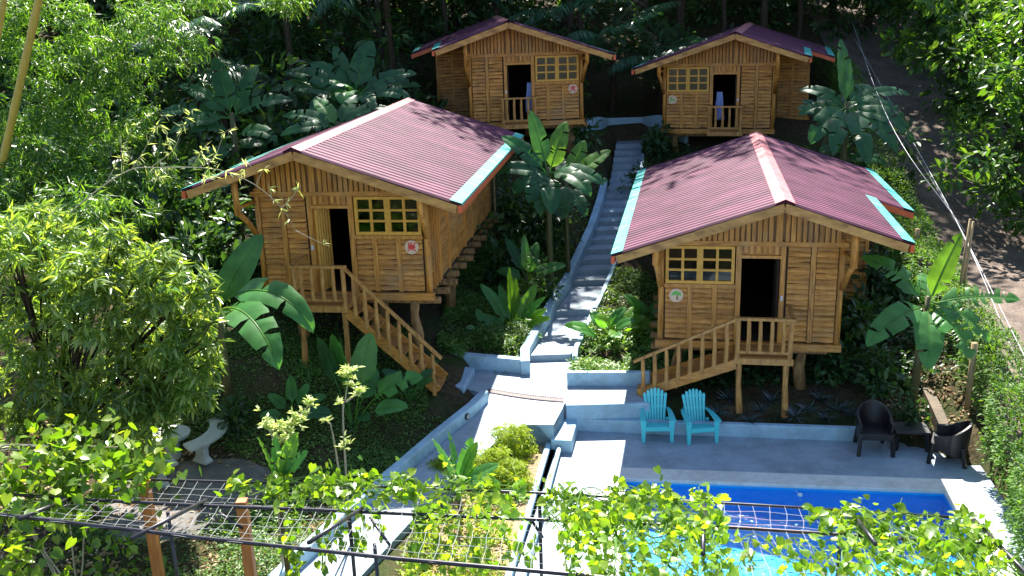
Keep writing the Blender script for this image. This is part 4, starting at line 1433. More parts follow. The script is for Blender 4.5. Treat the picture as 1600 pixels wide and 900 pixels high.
def banana(base, label, leaves, stem_h=1.0, stem_r=.09, name='banana_plant', cat='banana plant', group='banana plants in the garden', lean=(0, 0), skirt=0):
    """leaves: (az, el, L, W, droop, mat[, pet, tears, fold, twist])"""
    r = thing(name, base, label, cat, group)
    top = Vector(base) + Vector((lean[0], lean[1], stem_h))
    if stem_h > .15:
        q = MB(); q.tube([Vector((0, 0, -.15)), Vector((lean[0] * .4, lean[1] * .4, stem_h * .5)), Vector((lean[0], lean[1], stem_h + .1))], [stem_r * 1.2, stem_r, stem_r * .6], 10, jitter=.04)
        q.build('stem', M['pstem'], r, smooth=True)
    leaves = list(leaves)
    if skirt:
        for i in range(7):
            leaves.append((i * 137 + len(label) * 9, 35 - 9 * (i % 4), random.uniform(1.2, 1.9), random.uniform(.42, .55), random.uniform(60, 95), leaves[0][5] if i % 4 else 'l_forestleaf', .15, random.randint(1, 5)))
    for li, lf in enumerate(leaves):
        az, el, L, W, dr, mt = lf[:6]
        k = dict(zip(('pet', 'tears', 'fold', 'twist'), lf[6:]))
        b = top + Vector((math.cos(R(az)), math.sin(R(az)), 0)) * .05 - Vector((0, 0, random.uniform(0, .15)))
        if skirt and li >= len(leaves) - 7: b.z -= stem_h * (.15 + .06 * (li - len(leaves) + 7)); mt = mt if mt in M else B_B
        banana_leaf(b, az, el, L, W, dr, M[mt], r, **k)
    return r


def dep(px, py, y):
    p = aty(px, py, y); return Vector((p.x, p.y, base_ground(p.x, p.y)))


def foot(px, py):
    p = on_ground(px, py); return Vector(p)


B_C, B_B, B_Y, B_W = 'l_banana', 'l_banana_shade', 'l_young_sunlit', 'l_yellow'
# right banana beside the hedge
b = dep(1428, 590, 20.0)
h = aty(1445, 470, 20.0).z - b.z
banana(b, 'banana plant by the hedge with a bright yellow green upright leaf', [
    (35, 60, 1.75, .36, 14, B_Y, .12, 1, .15, 40), (-6, 16, 1.9, .40, 32, B_C, .12, 9), (-62, -18, 1.5, .46, 50, B_C, .1, 7), (-108, -25, 1.6, .50, 45, B_C, .1, 1),
    (-152, -2, 1.9, .46, 42, B_C, .1, 2), (148, 48, 1.7, .42, 42, B_C, .12, 5), (70, 40, 1.3, .36, 60, B_C, .15, 4), (-32, -10, 1.5, .36, 55, B_C, .12, 6)], h, .085, lean=(.15, 0))
# left big leaves near left cabin
b = dep(350, 560, 19.6); h = aty(348, 475, 19.6).z - b.z
banana(b, 'banana plant with huge arching leaves left of the left cabin stairs', [
    (32, 60, 1.8, .5, 18, B_C, .12, 0, .15, 55), (-28, 34, 2.9, .50, 105, B_C, .2, 1), (-52, 22, 3.1, .60, 85, B_C, .18, 3), (-120, 5, .95, .38, 80, B_W, .2, 0), (170, 40, 1.5, .4, 60, B_C)], h, .09)
b = dep(452, 590, 19.6)
banana(b, 'low heliconia with small leaves between the big banana and the cabin landing', [
    (20, 40, .8, .2, 40, B_C, .35, 0), (60, 60, .8, .2, 30, B_C, .35, 0), (-40, 35, .7, .2, 50, B_C, .35, 0), (150, 50, .8, .2, 40, B_C, .35, 0), (-100, 40, .7, .2, 60, B_C, .35, 0), (100, 70, .9, .2, 20, B_C, .35, 0), (200, 30, .7, .2, 50, B_C, .35, 0)], .1, .03,
    'heliconia', 'heliconia', 'heliconias around the cabins')
# heliconia before the landing
b = dep(548, 625, 19.4)
banana(b, 'heliconia with broad upright paddle leaves in front of the left cabin stairs', [
    (140, 82, 2.1, .42, 6, B_C, .45, 0, .15, 90), (40, 78, 2.1, .46, 10, B_C, .45, 0, .12, 75), (160, 76, 2.35, .40, 8, B_B, .5, 0, .1, 80), (120, 84, 2.3, .36, 6, B_B, .5, 0, .1, 80), (5, 62, 2.0, .42, 70, B_C, .42, 5), (-20, 45, 1.5, .3, 55, B_C, .45, 0), (60, 60, 1.4, .34, 30, B_C, .45, 0), (-60, 50, 1.2, .3, 60, B_B, .45, 0), (200, 50, 1.3, .3, 60, B_B, .45, 0)],
    .1, .05, 'heliconia', 'heliconia', 'heliconias around the cabins')
b = dep(640, 610, 20.3)
banana(b, 'dark low heliconia tucked under the left cabin staircase', [(a, 55 + (a * 7) % 25, 1.0 + (a % 5) * .06, .24, 55, B_B, .4, 0) for a in range(10, 370, 40)], .1, .03, 'heliconia', 'heliconia', 'heliconias around the cabins')
# middle banana by the stairs
b = dep(858, 335, 27.5); h = aty(858, 250, 27.5).z - b.z
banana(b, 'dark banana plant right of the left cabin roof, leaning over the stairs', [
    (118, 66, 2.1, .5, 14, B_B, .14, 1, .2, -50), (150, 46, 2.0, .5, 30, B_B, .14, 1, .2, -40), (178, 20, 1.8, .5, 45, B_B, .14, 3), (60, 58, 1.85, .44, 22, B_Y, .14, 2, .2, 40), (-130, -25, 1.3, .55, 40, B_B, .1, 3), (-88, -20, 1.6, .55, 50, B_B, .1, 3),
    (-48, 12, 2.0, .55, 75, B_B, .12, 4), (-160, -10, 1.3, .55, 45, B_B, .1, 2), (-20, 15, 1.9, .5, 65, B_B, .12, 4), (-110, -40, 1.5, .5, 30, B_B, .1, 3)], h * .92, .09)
b = dep(886, 330, 28.6); h = aty(886, 268, 28.6).z - b.z
banana(b, 'smaller banana with two sunlit leaves beside the stairs', [
    (55, 54, 1.6, .42, 16, B_Y, .2, 1, .2, 40), (22, 38, 1.7, .42, 18, B_Y, .2, 2, .2, 30), (0, 25, 1.4, .4, 60, B_B, .14, 4), (-60, -20, 1.4, .42, 50, B_B, .14, 4), (100, 50, 1.4, .42, 40, B_B, .14, 2), (-100, -30, 1.4, .5, 40, B_B, .1, 3)], h * .9, .07)  # yellow green material paints the sunlit leaves lighter than the rest
# bananas behind the left roof
b = dep(555, 190, 33.5); h = aty(557, 150, 33.5).z - b.z
banana(b, 'tall banana plant behind the left cabin roof with many drooping leaves', [
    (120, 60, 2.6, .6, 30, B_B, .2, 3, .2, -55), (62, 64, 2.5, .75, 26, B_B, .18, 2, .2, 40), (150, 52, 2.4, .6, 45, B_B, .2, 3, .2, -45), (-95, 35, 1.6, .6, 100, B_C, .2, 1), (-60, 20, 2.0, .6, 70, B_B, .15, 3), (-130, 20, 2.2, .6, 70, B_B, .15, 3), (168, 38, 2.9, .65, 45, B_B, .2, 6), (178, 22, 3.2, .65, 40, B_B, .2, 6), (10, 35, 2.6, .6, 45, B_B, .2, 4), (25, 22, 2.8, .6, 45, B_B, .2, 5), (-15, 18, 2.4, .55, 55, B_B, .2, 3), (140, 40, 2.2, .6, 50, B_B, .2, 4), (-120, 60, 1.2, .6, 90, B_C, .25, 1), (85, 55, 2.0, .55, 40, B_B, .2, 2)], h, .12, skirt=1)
b = dep(530, 215, 30.6); h = aty(520, 195, 30.6).z - b.z
banana(b, 'banana plant with sunlit torn leaves close behind the left roof ridge', [
    (165, 30, 2.2, .5, 45, B_B, .15, 5), (130, 45, 1.6, .42, 30, B_C, .15, 2), (20, 40, 2.0, .45, 60, B_B, .15, 3), (60, 55, 1.6, .45, 40, B_B, .15, 2), (190, 10, 2.0, .45, 40, B_B, .15, 5)], h, .1)
b = dep(370, 250, 31.0); h = aty(395, 180, 31).z - b.z
banana(b, 'banana plant left of the left roof with pale torn sunlit leaves', [
    (175, 20, 2.6, .6, 35, B_B, .15, 8), (160, 45, 2.4, .55, 40, B_B, .15, 6), (10, 30, 2.2, .55, 45, B_B, .15, 7), (60, 60, 2.4, .5, 25, B_B, .15, 4), (120, 65, 2.6, .6, 25, B_B, .15, 4), (200, 5, 2.2, .5, 40, B_B, .15, 6)], h, .11, skirt=1)
# upper right banana
b = dep(1318, 245, 31.5); h = aty(1318, 165, 31.5).z - b.z
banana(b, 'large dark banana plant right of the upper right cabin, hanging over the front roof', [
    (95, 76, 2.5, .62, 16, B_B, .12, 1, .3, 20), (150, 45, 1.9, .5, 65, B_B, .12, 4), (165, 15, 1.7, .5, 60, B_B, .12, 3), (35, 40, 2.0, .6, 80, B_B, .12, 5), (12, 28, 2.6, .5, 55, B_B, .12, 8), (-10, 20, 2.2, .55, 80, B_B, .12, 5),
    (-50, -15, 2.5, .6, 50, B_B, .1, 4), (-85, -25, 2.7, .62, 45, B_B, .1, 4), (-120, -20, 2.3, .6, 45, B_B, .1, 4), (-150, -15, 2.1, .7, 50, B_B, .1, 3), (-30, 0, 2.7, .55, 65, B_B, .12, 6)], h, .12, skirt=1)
b = dep(1290, 235, 32.6); h = aty(1290, 200, 32.6).z - b.z
banana(b, 'shorter banana plant hiding the corner of the upper right cabin', [(a, 35 + (a % 50), 1.6, .5, 70, B_B, .14, 4) for a in range(-170, 180, 52)], h, .1)
# young plants at the bottom
b = dep(437, 775, 13.75); h = aty(437, 748, 13.75).z - b.z
banana(b, 'young banana with bright yellow green upright leaves behind the pergola vines', [
    (150, 72, .78, .26, 10, B_Y, .08, 2, .3, 40), (100, 78, .8, .25, 8, B_C, .08, 3, .2, 60), (40, 68, .8, .22, 12, B_Y, .08, 1, .3, 40), (10, 60, .7, .2, 30, B_C, .08, 3)], h, .045)
b = dep(718, 775, 16.2); h = max(.1, aty(716, 752, 16.2).z - b.z)
banana(b, 'young banana with dark upright leaves in the planting bed', [
    (140, 58, .95, .26, 15, B_C, .1, 0, .25, 30), (115, 72, .95, .25, 10, B_C, .1, 2, .25, 50), (60, 66, .95, .25, 12, B_C, .1, 2, .25, 50), (45, 60, .8, .18, 15, B_Y, .1, 0), (15, 30, .8, .22, 20, B_C, .1, 0), (-10, 8, .75, .18, 20, B_C, .1, 0)], h, .05)
# ginger and other plants on the slope
b = dep(800, 450, 24.6)
banana(b, 'sunlit ginger plant with bright leaves on the slope right of the left cabin', [
    (100, 82, 1.8, .28, 5, B_Y, .3, 0, .2, 50), (80, 74, 1.6, .28, 12, B_Y, .3, 0, .2, 50), (40, 66, 1.6, .26, 20, B_Y, .3, 0, .2, 40), (150, 65, 1.6, .26, 30, B_C, .3, 0), (120, 70, 1.4, .22, 20, B_C, .3, 0), (60, 65, 1.3, .22, 30, B_C, .3, 0), (20, 50, 1.2, .22, 35, B_Y, .3, 0), (-10, 40, 1.1, .22, 40, B_Y, .3, 0), (-40, 30, 1.0, .22, 50, B_C, .3, 0), (10, 60, 1.3, .2, 30, B_C, .3, 0), (170, 50, 1.2, .24, 50, B_C, .3, 0), (190, 30, 1.1, .2, 50, B_C, .3, 0), (-80, 25, .9, .2, 60, B_B, .3, 0)],
    .1, .03, 'ginger_plant', 'ginger plant', 'ginger plants on the slope')
b = dep(757, 470, 24.4)
banana(b, 'small single stemmed ginger with two leaves near the left cabin wall', [(120, 70, .8, .16, 30, B_C, .5, 0), (30, 55, .7, .15, 50, B_C, .5, 0), (200, 50, .6, .14, 50, B_C, .5, 0)], .1, .02, 'ginger_plant', 'ginger plant', 'ginger plants on the slope')
b = dep(820, 335, 27.0)
banana(b, 'young banana with slim upright leaves beside the left cabin eave pipe', [
    (135, 62, 1.5, .3, 20, B_B, .2, 0), (95, 80, 1.3, .2, 8, B_C, .2, 0), (60, 65, 1.2, .3, 25, B_C, .2, 0), (10, 30, 1.2, .3, 40, B_C, .2, 0), (170, 40, .9, .3, 50, B_C, .2, 0)], .3, .05)
for px, py, y, lab in ((975, 480, 24.2, 'dark arum with a bright upright leaf beside the right kerb of the stairs'), (1010, 430, 25.0, 'dark arum under the left eave of the right cabin'), (945, 500, 24.0, 'low arum leaves hanging over the thin right kerb')):
    b = dep(px, py, y)
    banana(b, lab, [(a, 40 + (a * 3) % 40, .8 + (a % 7) * .06, .24, 55, B_C if a % 3 else B_Y, .4, 0) for a in range(0 + px % 40, 360, 45)], .1, .03, 'arum_plant', 'arum', 'arum plants along the stairs')
b = dep(1062, 240, 33.0)
banana(b, 'small light green plant in front of the upper right cabin stilt', [(100, 75, .9, .2, 10, B_C, .2, 0), (60, 60, .8, .2, 30, B_Y, .2, 0), (150, 55, .8, .2, 40, B_C, .2, 0)], .1, .03, 'ginger_plant', 'ginger plant', 'ginger plants on the slope')

# pale saplings


def sapling(base, stems, label, mat='l_pale', leaf=.10, per=26, group='pale leaved saplings'):
    r = thing('sapling', base, label, 'sapling', group)
    q = MB(); C = []
    for P in stems:
        P = [Vector(p) - Vector(base) for p in P]
        cs = catmull(P, 5) if len(P) > 2 else P
        q.tube(cs, [.022 * (1 - .7 * i / (len(cs) - 1)) for i in range(len(cs))], 6)
    q.build('stem', M['palebark'], r, smooth=True)
    return r


b = dep(535, 705, 15.3)
P = lambda x, y, d=15.3: aty(x, y, d)
s1 = sapling(b, [[b, P(536, 660), P(540, 620), P(545, 590)], [P(540, 628), P(555, 618), P(570, 612)], [b + Vector((0, 0, .05)), P(520, 680), P(512, 660)]], 'thin pale stemmed sapling with cream green leaf tufts, in front of the heliconia')
pc = np.array([tuple(P(x, y) - b) for x, y in ((545, 578), (550, 588), (540, 592), (548, 600), (556, 606), (568, 612), (560, 618), (530, 630), (535, 700), (545, 690), (512, 660), (540, 585), (552, 582))])
C_ = np.repeat(pc, 3, 0) + rs.normal(0, .04, (len(pc) * 3, 3))
p_, d_, z_ = rosettes(C_, np.tile([0, 0, 1.], (len(C_), 1)), 7, 1.0, .12)
leaf_obj('foliage', 'oval', p_, d_, z_, M['l_pale'], s1)
b = dep(425, 740, 14.3)
s2 = sapling(b, [[b, P(430, 700, 14.3), P(448, 668, 14.3), P(485, 632, 14.3)], [P(432, 696, 14.3), P(420, 670, 14.3), P(415, 655, 14.3)]], 'pale leaved sapling leaning right, above the young banana at the pergola')
pc = np.array([tuple(P(x, y, 14.3) - b) for x, y in ((485, 630), (478, 640), (468, 650), (458, 660), (472, 658), (448, 668), (455, 676), (440, 678), (430, 688), (420, 660), (415, 655), (425, 672), (462, 664), (438, 668), (446, 690))])
C_ = np.repeat(pc, 4, 0) + rs.normal(0, .05, (len(pc) * 4, 3))
p_, d_, z_ = rosettes(C_, np.tile([0.2, 0, 1.], (len(C_), 1)), 7, 1.0, .12)
leaf_obj('foliage', 'oval', p_, d_, z_, M['l_pale'], s2)

# feathery bushes in the bed
for px, py, y, rr, hh, lab in ((800, 712, 18.9, .44, .74, 'feathery yellow green bush at the top of the planting bed, under the path wall'), (768, 752, 17.7, .52, .78, 'wide feathery yellow green bush in the middle of the planting bed'), (690, 752, 17.2, .3, .5, 'small feathery bush against the curved path beside the young banana'), (800, 765, 17.3, .38, .6, 'feathery yellow green bush at the pool side of the planting bed')):
    b = atz(px, py, .05)
    r = thing('feathery_bush', b, lab, 'bush', 'feathery yellow bushes in the planting bed')
    n = 150
    A = unit(rs.normal(0, 1, (n, 3)) * [1, 1, .5] + [0, 0, .9])
    tips = A * [rr * 1.25, rr * 1.25, hh] * rs.uniform(.7, 1.05, (n, 1))
    q = MB()
    for t in tips[:70]: q.tube([(0, 0, 0), (t[0] * .35, t[1] * .35, t[2] * .65), tuple(t)], .004, 3, cap=False)
    q.build('stem', M['l_feather'], r, recalc=False)
    p_, d_, z_ = rosettes(np.concatenate([tips, tips * .8, tips * .6]), np.concatenate([A] * 3), 12, 1.3, .16)
    leaf_obj('foliage', 'lance', p_, d_, z_ * .9, M['l_feather'], r)
# ------------------------------------------------------------------ vines on the pergola


def vine(label, spec, leaf=.132, strands=()):
    """spec: (x0px, x1px, n, t0, t1, zlift) along the top; strands: (px, py, length)"""
    c = on_rail(MDR, atz(spec[0][0], 800, 2.5).x)
    r = thing('climbing_vine', c, label, 'vine', 'vines climbing over the pergola')
    Pn, Dn = [], []; q = MB()
    for x0, x1, n, t0, t1, lift in spec:
        xa = atz(x0, 805, 2.5).x; xb = atz(x1, 815, 2.5).x
        for i in range(n):
            x = rs.uniform(xa, xb); t = rs.uniform(t0, t1)
            if t < 1: p = on_rail(BKR, x).lerp(on_rail(MDR, x), t)
            else: p = on_rail(MDR, x).lerp(on_rail(FRR, x), t - 1)
            dens = math.sin(x * 4.1 + t * 3) + math.sin(x * 9.7)
            if dens < -.9 and rs.rand() < .8: continue
            hgt = abs(rs.normal(0, 1)) * lift * (1 + .5 * dens)
            Pn.append((p.x, p.y + rs.normal(0, .05), p.z + hgt))
            Dn.append((rs.normal(0, .8), -.35 + rs.normal(0, .7), -.45 + rs.normal(0, .5)))
        for k in range(max(2, n // 60)):
            pts = []
            for i in range(9):
                x = xa + (xb - xa) * i / 8; t = min(t1, max(t0, rs.uniform(t0, t1)))
                p = on_rail(BKR, x).lerp(on_rail(MDR, x), t) if t < 1 else on_rail(MDR, x).lerp(on_rail(FRR, x), t - 1)
                pts.append(p + Vector((0, 0, rs.uniform(.0, lift))) - c)
            q.tube(catmull(pts, 3), .009, 5, cap=False)
    for px, py, ln in strands:
        p = atz(px, py, 2.45)
        n = int(ln / .085)
        pts = [p + Vector((.05 * math.sin(i * .9 + px), -.03 * math.sin(i * .6), -.085 * i)) for i in range(n + 1)]
        q.tube([a - c for a in pts], .006, 4, cap=False)
        for a in pts:
            for _ in range(2):
                Pn.append(tuple(a + Vector((rs.normal(0, .045), rs.normal(0, .045), 0))))
                Dn.append((rs.normal(0, .6), -.3 + rs.normal(0, .5), -.9))
    q.build('stem', M['l_ground'], r, recalc=False)
    Pn = np.array(Pn) - np.array(c)
    leaf_obj('foliage', 'heart', Pn, np.array(Dn), leaf * rs.uniform(.55, 1.2, len(Pn)), M['l_vine'], r, roll=.9)
    return r


vine('dense heart leaved vine over the middle of the pergola, left of the pool corner', [(850, 1125, 820, -.1, 1.4, .12), (880, 1110, 520, .9, 2.0, .1), (990, 1120, 90, -.5, .2, .05)],
     strands=[(880, 850, .3), (895, 870, .4), (930, 865, .7), (950, 868, .8), (985, 872, .9), (1010, 872, .75), (1040, 876, .8), (1070, 878, .7), (1100, 876, .6), (1118, 868, .4), (960, 885, .7), (1030, 888, .6)])
vine('dense heart leaved vine on the right end of the pergola above the pool', [(1265, 1530, 430, .0, 1.2, .08), (1290, 1510, 520, .9, 1.9, .1), (1130, 1300, 110, 1.1, 1.6, .06)],
     strands=[(1158, 862, .35), (1178, 866, .25), (1265, 868, .35), (1290, 868, .5), (1320, 875, .6), (1350, 880, .5), (1400, 880, .5), (1440, 882, .5), (1470, 876, .4), (1500, 850, .2), (1526, 842, .25), (1330, 890, .5), (1380, 895, .4)])
vine('yellow green vine along the back rail of the pergola, left of the planting bed', [(395, 640, 360, -.25, .5, .12), (430, 600, 90, .5, 1.1, .08), (325, 420, 80, .0, .7, .07)],
     strands=[(447, 815, .9), (455, 830, .8), (510, 805, .7), (530, 810, .5), (562, 822, .35), (565, 800, .6), (590, 805, .35), (500, 830, .6)])
vine('vine with trailing stems above the planting bed and curved path', [(560, 830, 260, -.25, .5, .12), (640, 820, 130, .6, 1.3, .08)],
     strands=[(655, 815, .8), (680, 818, .9), (705, 822, .8), (735, 824, .9), (760, 826, .6), (790, 830, .5), (640, 850, .6), (700, 850, .7), (745, 850, .6), (830, 838, .3), (815, 845, .3)])
# left mass of vine
c = aty(70, 715, 13.4)
r = thing('climbing_vine', Vector((c.x, c.y, base_ground(c.x, c.y))), 'big leafy vine mass at the left end of the pergola, falling over its rails', 'vine', 'vines climbing over the pergola')
Pn = []; Dn = []
for (px, py, y, n, sx, sz) in ((60, 735, 13.6, 300, .75, .33), (170, 722, 13.6, 150, .55, .16), (110, 690, 13.8, 110, .4, .22), (20, 770, 13.2, 130, .5, .2), (40, 850, 12.2, 120, .38, .5), (0, 860, 12.3, 120, .35, .6), (215, 735, 13.7, 40, .4, .06), (165, 870, 14.6, 110, .55, .7), (110, 790, 13, 60, .5, .06)):
    p = aty(px, py, y)
    for i in range(n):
        Pn.append((p.x + rs.normal(0, sx), p.y + rs.normal(0, .3), p.z + rs.normal(0, sz))); Dn.append((rs.normal(0, .8), -.4 + rs.normal(0, .6), -.5 + rs.normal(0, .5)))
leaf_obj('foliage', 'heart', np.array(Pn) - np.array(r.location), np.array(Dn), .17 * rs.uniform(.6, 1.2, len(Pn)), M['l_vine'], r, roll=.9)
q = MB()
for i in range(5):
    p = Vector(Pn[i * 40]) - r.location
    q.tube(catmull([(rs.normal(0, .2), rs.normal(0, .1), 0), (p.x * .5, p.y * .5, p.z * .5), tuple(p), (p.x + .8, p.y, p.z + .1)], 5), .014, 5)
q.build('stem', M['palebark'], r)

# ------------------------------------------------------------------ ground cover and litter


def blocked(x, y):
    if Y1 - .5 < y < 39.5:
        e = path_edge(y)
        if e - .3 < x < e + 1.25: return True
    if -2.0 < x < 3.3 and 19.9 < y < 21.3: return True
    if -1.9 < x < path_edge(Y1) and y < 22.0 + max(0, -x) * .5 and y > 21: return True
    du = (x - 2.2) * .989 + (y - 17.8) * -.149; dv_ = (x - 2.2) * .149 + (y - 17.8) * .989
    if -1.8 < du < 7.4 and dv_ < 2.9: return True
    if y < 21.2 and path_left(y) - .26 < x: return x < 9
    if (x + 6.7) ** 2 / 3.2 + (y - 17.2) ** 2 / 2.6 < 1: return True
    return False


def cover(name, label, boxes, mat, kind, size, z0=.02, z1=.22, thick=None):
    Pn = []; Dn = []
    for x0, x1, y0, y1, n, zl in boxes:
        X = rs.uniform(x0, x1, n); Y = rs.uniform(y0, y1, n)
        for x, y in zip(X, Y):
            if blocked(x, y): continue
            d = math.sin(x * 1.9 + y * 1.1) + math.sin(x * .8 - y * 2.3) + math.sin(x * 4 + y * 3.1) * .6
            if d < -.6 and rs.rand() < .75: continue
            h = (z0 + (z1 * zl - z0) * rs.rand() ** .8 * max(.25, .6 + .3 * d))
            Pn.append((x, y, ground(x, y) + h)); Dn.append((rs.normal(0, 1), rs.normal(-.3, 1), rs.normal(.1, .35)))
    o = leaf_obj(name, kind, np.array(Pn), np.array(Dn), size * rs.uniform(.5, 1.25, len(Pn)), mat)
    return tag(o, label, None, None, 'stuff')


cover('ground_cover', 'low leafy ground cover on the slope between the cabins',
      [(-1.9, 2.4, 22.6, 30, 60000, 1.15), (1.5, 4.3, 21.4, 29, 20000, 1.6), (-4, 3.2, 28, 36, 9000, 1.4), (-.9, .4, 22.3, 24.5, 2600, 2.2), (1.35, 3.2, 21.4, 24.5, 5000, 2.4)], M['l_ground'], 'oval', .12)
cover('ground_cover', 'small leaved ground cover on the shaded garden left of the curved path',
      [(-8.5, -.8, 15.5, 22.3, 60000, .8), (-9, -2.4, 20.5, 24, 12000, 1.2), (-5.5, -2.6, 12.8, 16.8, 8000, .9), (-6.8, -2.9, 11.5, 16.2, 9000, 2.6)], M['l_ground'], 'oval', .085)
cover('ground_cover', 'dark leafy ground cover beside and below the right cabin',
      [(3, 9.3, 20.35, 23.5, 9000, 1.0), (8.2, 11.2, 20.5, 33, 12000, 3.0), (3.6, 7, 31, 37, 3500, 2)], M['l_forest'], 'broad', .16)
Pn = []; Dn = []
for i in range(5200):
    px = rs.uniform(625, 800); py = rs.uniform(770, 930)
    if px < 700 - (py - 770) * .9 + 20 or px > 838 - (py - 740) * .3: continue
    p = atz(px, py, .08)
    d = math.sin(p.x * 6) + math.sin(p.y * 5 + p.x * 3)
    if d < -.3 and rs.rand() < .8: continue
    Pn.append((p.x, p.y, .07 + abs(rs.normal(0, .13)) * (1 + .4 * d))); Dn.append((rs.normal(0, 1), rs.normal(0, 1), rs.uniform(-.2, .9)))
tag(leaf_obj('bed_plants', 'oval', np.array(Pn), np.array(Dn), .105 * rs.uniform(.5, 1.25, len(Pn)), M['l_feather']), 'loose yellow green low growth covering the lower planting bed', None, None, 'stuff')
Pn = []; Dn = []
for i in range(5200):
    y = rs.uniform(12, 24); hxx = hedge_x(y); x = rs.uniform(max(8.4, hxx - 1.9), hxx + .3)
    du = (x - 2.2) * .989 + (y - 17.8) * -.149
    if y < 19 and du < 7.4: continue
    Pn.append((x, y, ground(x, y) + rs.uniform(.01, .05))); Dn.append((rs.normal(0, 1), rs.normal(0, 1), rs.normal(0, .3)))
for i in range(3800):
    x = rs.uniform(-11, -5); y = rs.uniform(14.5, 19.5)
    Pn.append((x, y, ground(x, y) + rs.uniform(.01, .05))); Dn.append((rs.normal(0, 1), rs.normal(0, 1), rs.normal(0, .3)))
for i in range(900):
    x = rs.uniform(-5.5, -3.2); y = rs.uniform(13, 16.5)
    Pn.append((x, y, ground(x, y) + rs.uniform(.01, .06))); Dn.append((rs.normal(0, 1), rs.normal(0, 1), rs.normal(0, .3)))
tag(leaf_obj('fallen_leaves', 'oval', np.array(Pn), np.array(Dn), .13 * rs.uniform(.5, 1.2, len(Pn)), M['l_litter']), 'dry brown fallen leaves on the bank by the hedge and under the shrub', None, None, 'stuff')

# strap leaved plants under the right cabin
spots = [(1095, 636), (1120, 645), (1170, 655), (1190, 640), (1240, 650), (1262, 640), (1290, 652), (1310, 640), (1140, 622), (1205, 625), (1330, 645), (1282, 622)]
proto = None
for i, (px, py) in enumerate(spots):
    p = foot(px, py + 4)
    if proto is None:
        Cn = np.zeros((1, 3)); A = np.array([[0, 0, 1.]])
        p_, d_, z_ = rosettes(Cn, A, 46, .75, .36, 'strap')
        proto = leaf_obj('strap_leaf_plant', 'strap', p_, d_, z_, M['l_agave'])
        o = proto
    else:
        o = proto.copy(); col.objects.link(o)
    o.location = p; o.rotation_euler = (0, 0, i * 1.3); s_ = .8 + .4 * ((i * 37) % 10) / 10; o.scale = (s_, s_, s_)
    tag(o, 'blue grey strap leaved plant in the dark bed under the right cabin', 'plant', 'strap leaved plants under the right cabin')

# ------------------------------------------------------------------ hedge
r = thing('hedge', (11, 22, .8), 'long clipped green hedge running up the slope between cabins and dirt road', 'hedge')
Pn = []; Dn = []
for y in np.arange(9, 46, .008):
    x = (hedge_x(y) if y > 14.5 else hedge_x(14.5) - (14.5 - y) * .16) + .38 * (1 - sst(19, 24, y))
    zt_ = float(np.interp(y, hy, hz)) if y > 14.5 else hz[0]
    zb_ = base_ground(x, y)
    nn = 12 if y < 30 else 7
    hh = max(.9, zt_ - zb_)
    bul = .13 * math.sin(y * 2.3) + .09 * math.sin(y * 5.1)
    for k in range(nn):
        if rs.rand() < .4:
            a = rs.uniform(-.45, .45); zz_ = hh + rs.normal(0, .06) + bul * .6; nx_ = (a, rs.normal(0, .5), 1)
        else:
            sd = -1 if rs.rand() < .72 else 1
            zz_ = hh * rs.uniform(.0, 1) ** .75; a = sd * (.44 + bul + rs.normal(0, .07)); nx_ = (sd, rs.normal(0, .6), -.15)
        if zz_ < hh * .35 and math.sin(y * 3.7) + math.sin(y * 1.3) < 0 and rs.rand() < .75: continue
        Pn.append((x + a, y + rs.normal(0, .05), zb_ + zz_)); Dn.append((nx_[0] + rs.normal(0, .6), nx_[1] + rs.normal(0, .6), nx_[2] * .4 + rs.normal(0, .5)))
leaf_obj('foliage', 'oval', np.array(Pn) - np.array(r.location), np.array(Dn), .10 * rs.uniform(.55, 1.3, len(Pn)), M['l_hedge'], r)
q = MB()
for y in np.arange(10, 45, .55):
    x = (hedge_x(y) if y > 14.5 else hedge_x(14.5) - (14.5 - y) * .16) + .38 * (1 - sst(19, 24, y))
    zt_ = float(np.interp(y, hy, hz)); zb_ = base_ground(x, y)
    q.tube([Vector((x, y, zb_ - .1)) - r.location, Vector((x + .08, y + .1, (zb_ + zt_) / 2)) - r.location, Vector((x - .1, y + .05, zt_ - .15)) - r.location], [.03, .02, .008], 5)
q.build('stem', M['bark'], r)

# ------------------------------------------------------------------ big shrub at the left


def shrub_tree(base, lumps, label, mat, per, k, size, kind='lance', name='shrub_tree', cat='shrub', trunk=.09, spread=.8, group=None, limbs=8, bark='bark'):
    r = thing(name, base, label, cat, group)
    b0 = np.array(base)
    q = MB(); C = []; A = []
    for i, (c_, rad, n) in enumerate(lumps):
        P_, d_ = clumps(c_, rad, n, shell=.45)
        far_ = rs.rand(n) < .14
        P_ = np.where(far_[:, None], np.asarray(c_) + (P_ - np.asarray(c_)) * rs.uniform(1.15, 1.55, (n, 1)), P_)
        up_ = d_ * 1.0 + np.array([0, 0, .35])
        C.append(P_); A.append(up_)
        cc = Vector(c_) - Vector(base)
        q.tube(catmull([(rs.normal(0, .08), rs.normal(0, .08), -.1), (cc.x * .25, cc.y * .25, cc.z * .45), (cc.x * .8, cc.y * .8, cc.z * .9)], 4), [trunk * (1 - .75 * j / 8) for j in range(9)], 7, jitter=.08)
        for j in range(limbs):
            t = Vector(P_[j % n]) - Vector(base)
            q.tube([(cc.x * .5, cc.y * .5, cc.z * .6), tuple((cc * .85).lerp(t, .45)), tuple(t)], [trunk * .35, trunk * .22, trunk * .08], 5, cap=False)
    q.build('trunk', M[bark], r, smooth=True)
    C = np.concatenate(C); A = np.concatenate(A)
    p_, dd, z_ = rosettes(C, A, k, spread, size)
    leaf_obj('crown', kind, p_ - b0, dd, z_, M[mat], r)
    return r


